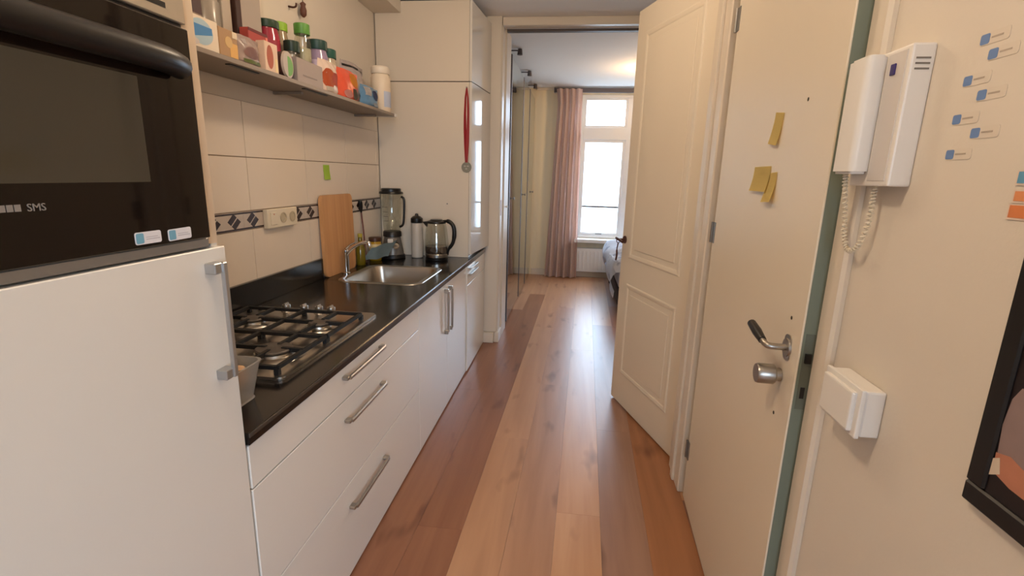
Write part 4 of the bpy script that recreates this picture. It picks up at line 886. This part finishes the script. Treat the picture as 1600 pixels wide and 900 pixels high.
for yv, lab in ((5.50, 'small spotlight on an arm above the wardrobe, nearest the opening'), (6.60, 'small spotlight on an arm above the wardrobe, middle one'), (7.52, 'small spotlight on an arm above the wardrobe, nearest the window')):
    t = thing('arm_spotlight', lab, 'lamp', (-0.72, yv, 2.70), group='spotlights above the wardrobe')
    obj('arm', tube(BM(), [(-0.80, yv, 2.702), (-0.80, yv, 2.815), (-0.785, yv, 2.828), (-0.66, yv, 2.828)], 0.007, 8), ALU, t, smooth=True)
    obj('head', cyl(BM(), (-0.645, yv, 2.842), (-0.645, yv, 2.785), 0.022, 0.028, 18), ALU, t, smooth=True)

cu = thing('curtain', 'long mauve curtain drawn aside left of the bedroom window', 'curtain', (-0.17, 7.76, 0.0))
bm = BM(); nu, nv = 90, 14; G = []
for j in range(nv + 1):
    v = j / nv; z = 0.012 + 2.80 * v; G.append([])
    sq = 1.0 - 0.16 * math.exp(-((v - 0.985) / 0.10) ** 2) * 0
    x0_, x1_ = -0.415 + 0.09 * v, 0.085 - 0.04 * v
    if v > 0.95: x0_ -= 0.03
    for i in range(nu + 1):
        u = i / nu
        amp = 0.045 * (1 - 0.35 * v)
        G[-1].append(bm.verts.new((x0_ + (x1_ - x0_) * u + 0.012 * math.sin(2 * PI * u * 4.5 + 1.5 * v), 7.682 + amp * math.sin(2 * PI * u * 4.5 + 0.5 * math.sin(3 * v)) + 0.012 * math.sin(2 * PI * u * 9 + 2 * v), z)))
for j in range(nv):
    for i in range(nu): bm.faces.new((G[j][i], G[j][i + 1], G[j + 1][i + 1], G[j + 1][i]))
bmesh.ops.solidify(bm, geom=list(bm.faces), thickness=0.003)
obj('drape', bm, mat('mauve_fabric', 'EBD2C8', 0.85, noise=0.06, nscale=20), cu, smooth=True)
cr = thing('curtain_rail', 'dark curtain rail above the bedroom window', 'rail', (0.55, 7.78, 2.785))
obj('track', b1(-0.36, 1.75, 7.745, 7.80, 2.775, 2.835, bev=0.003), mat('dark_track', '5A5458', 0.5), cr)
obj('end_stop', b1(-0.385, -0.36, 7.74, 7.805, 2.77, 2.838, bev=0.003), ALU, cr)
ra = thing('radiator', 'white panel radiator under the bedroom window', 'radiator', (0.70, 7.80, 0.08))
obj('front_panel', b1(0.02, 1.40, 7.76, 7.775, 0.10, 0.47, bev=0.006, seg=2), WFR, ra)
obj('top_grille', b1(0.02, 1.40, 7.776, 7.84, 0.455, 0.475, bev=0.003), WFR, ra)
obj('back_panel', b1(0.02, 1.40, 7.83, 7.845, 0.10, 0.45), WFR, ra)
for k in range(22):
    xv = 0.06 + k * 0.0605; obj('rib', b1(xv - 0.012, xv + 0.012, 7.752, 7.762, 0.14, 0.43, bev=0.004), WFR, ra)
obj('skirting', b1(-0.64, 2.30, YB - 0.014, YB - 0.001, 0.0, 0.10, bev=0.003), TRIM, wf)
# bed
be = thing('bed', 'bed with white patterned duvet seen past the panelled door', 'bed', (1.3, 6.62, 0))
obj('bed_base', b1(0.56, 2.16, 5.72, 7.50, 0.10, 0.30, bev=0.01), mat('dark_bed_base', '2A2226', 0.8), be)
for lx in (0.60, 2.10):
    for ly in (5.77, 7.45): obj('leg', cyl(BM(), (lx, ly, 0.0), (lx, ly, 0.10), 0.022, 0.03, 16), BLACKP, be, smooth=True)
obj('mattress', b1(0.56, 2.16, 5.74, 7.49, 0.30, 0.50, bev=0.04, seg=3), mat('mattress_white', 'D8D4D4', 0.8), be)
def duvet_mat():
    m = bpy.data.materials.new('white_patterned_cotton'); m.use_nodes = True; nt = m.node_tree; b = nt.nodes['Principled BSDF']
    tc = nt.nodes.new('ShaderNodeTexCoord'); v = nt.nodes.new('ShaderNodeTexNoise'); v.inputs['Scale'].default_value = 7; v.inputs['Detail'].default_value = 2
    r = nt.nodes.new('ShaderNodeValToRGB'); r.color_ramp.elements[0].position = 0.56; r.color_ramp.elements[1].position = 0.66
    r.color_ramp.elements[0].color = (*lin('DCDCE2'), 1); r.color_ramp.elements[1].color = (*lin('A8ACBA'), 1)
    nt.links.new(tc.outputs['Object'], v.inputs[0]); nt.links.new(v.outputs['Fac'], r.inputs[0]); nt.links.new(r.outputs[0], b.inputs['Base Color']); b.inputs['Roughness'].default_value = 0.85; return m
bm = BM(); nu, nv = 40, 40; G = []
for j in range(nv + 1):
    G.append([])
    for i in range(nu + 1):
        u, v = i / nu, j / nv
        y_ = 5.66 + 1.86 * v; s_ = u * 2.1                      # arc length across the bed from the left hem
        drop = 0.30 + 0.06 * math.sin(7 * v) + 0.04 * math.sin(17 * v)
        if s_ < drop:
            x_ = 0.50 - 0.05 * math.sin(PI * s_ / drop) + 0.025 * math.sin(15 * v) * (1 - s_ / drop); z_ = 0.62 - (drop - s_)
        else:
            x_ = 0.50 + (s_ - drop) * 0.93; z_ = 0.62 + 0.03 * math.sin(5 * x_ + 6 * v) + 0.02 * math.sin(19 * v + 8 * x_) + 0.05 * min(1, (s_ - drop) * 6)
        if v < 0.06: z_ -= 0.12 * (1 - v / 0.06)
        G[-1].append(bm.verts.new((x_, y_, z_)))
for j in range(nv):
    for i in range(nu): bm.faces.new((G[j][i], G[j][i + 1], G[j + 1][i + 1], G[j + 1][i]))
bmesh.ops.solidify(bm, geom=list(bm.faces), thickness=-0.03)
obj('duvet', bm, duvet_mat(), be, smooth=True)
# lamps
def dome(name, x, y, r, label, est, col):
    t = thing(name, label, 'lamp', (x, y, ZC - 0.12))
    obj('ceiling_plate', lathe(BM(), [(r * 0.7, 0), (r * 0.75, 0.004), (r * 0.75, 0.024)], x, y, ZC - 0.025), TRIM, t, smooth=True)
    obj('glass_shade', lathe(BM(), [(0.0, -0.085), (r * 0.45, -0.078), (r * 0.8, -0.055), (r * 0.97, -0.025), (r, -0.002), (r * 0.72, 0.0)], x, y, ZC - 0.027, seg=32, cap=False), mat(name + '_glow', 'FFE2B8', 0.3, emit=col, estr=est), t, smooth=True)
dome('kitchen_ceiling_lamp', -0.50, 0.60, 0.12, 'round glass ceiling lamp above the oven column', 4.0, 'FFD09A')
dome('hall_fill_lamp', -0.38, 2.45, 0.12, 'unseen round ceiling lamp added to brighten the hallway', 4.0, 'FFD09A')  # glowing globe that goes with the added hall light
dome('bedroom_ceiling_lamp', 0.86, 6.42, 0.15, 'warm round ceiling lamp in the bedroom behind the panelled door', 6.0, 'FFC27A')
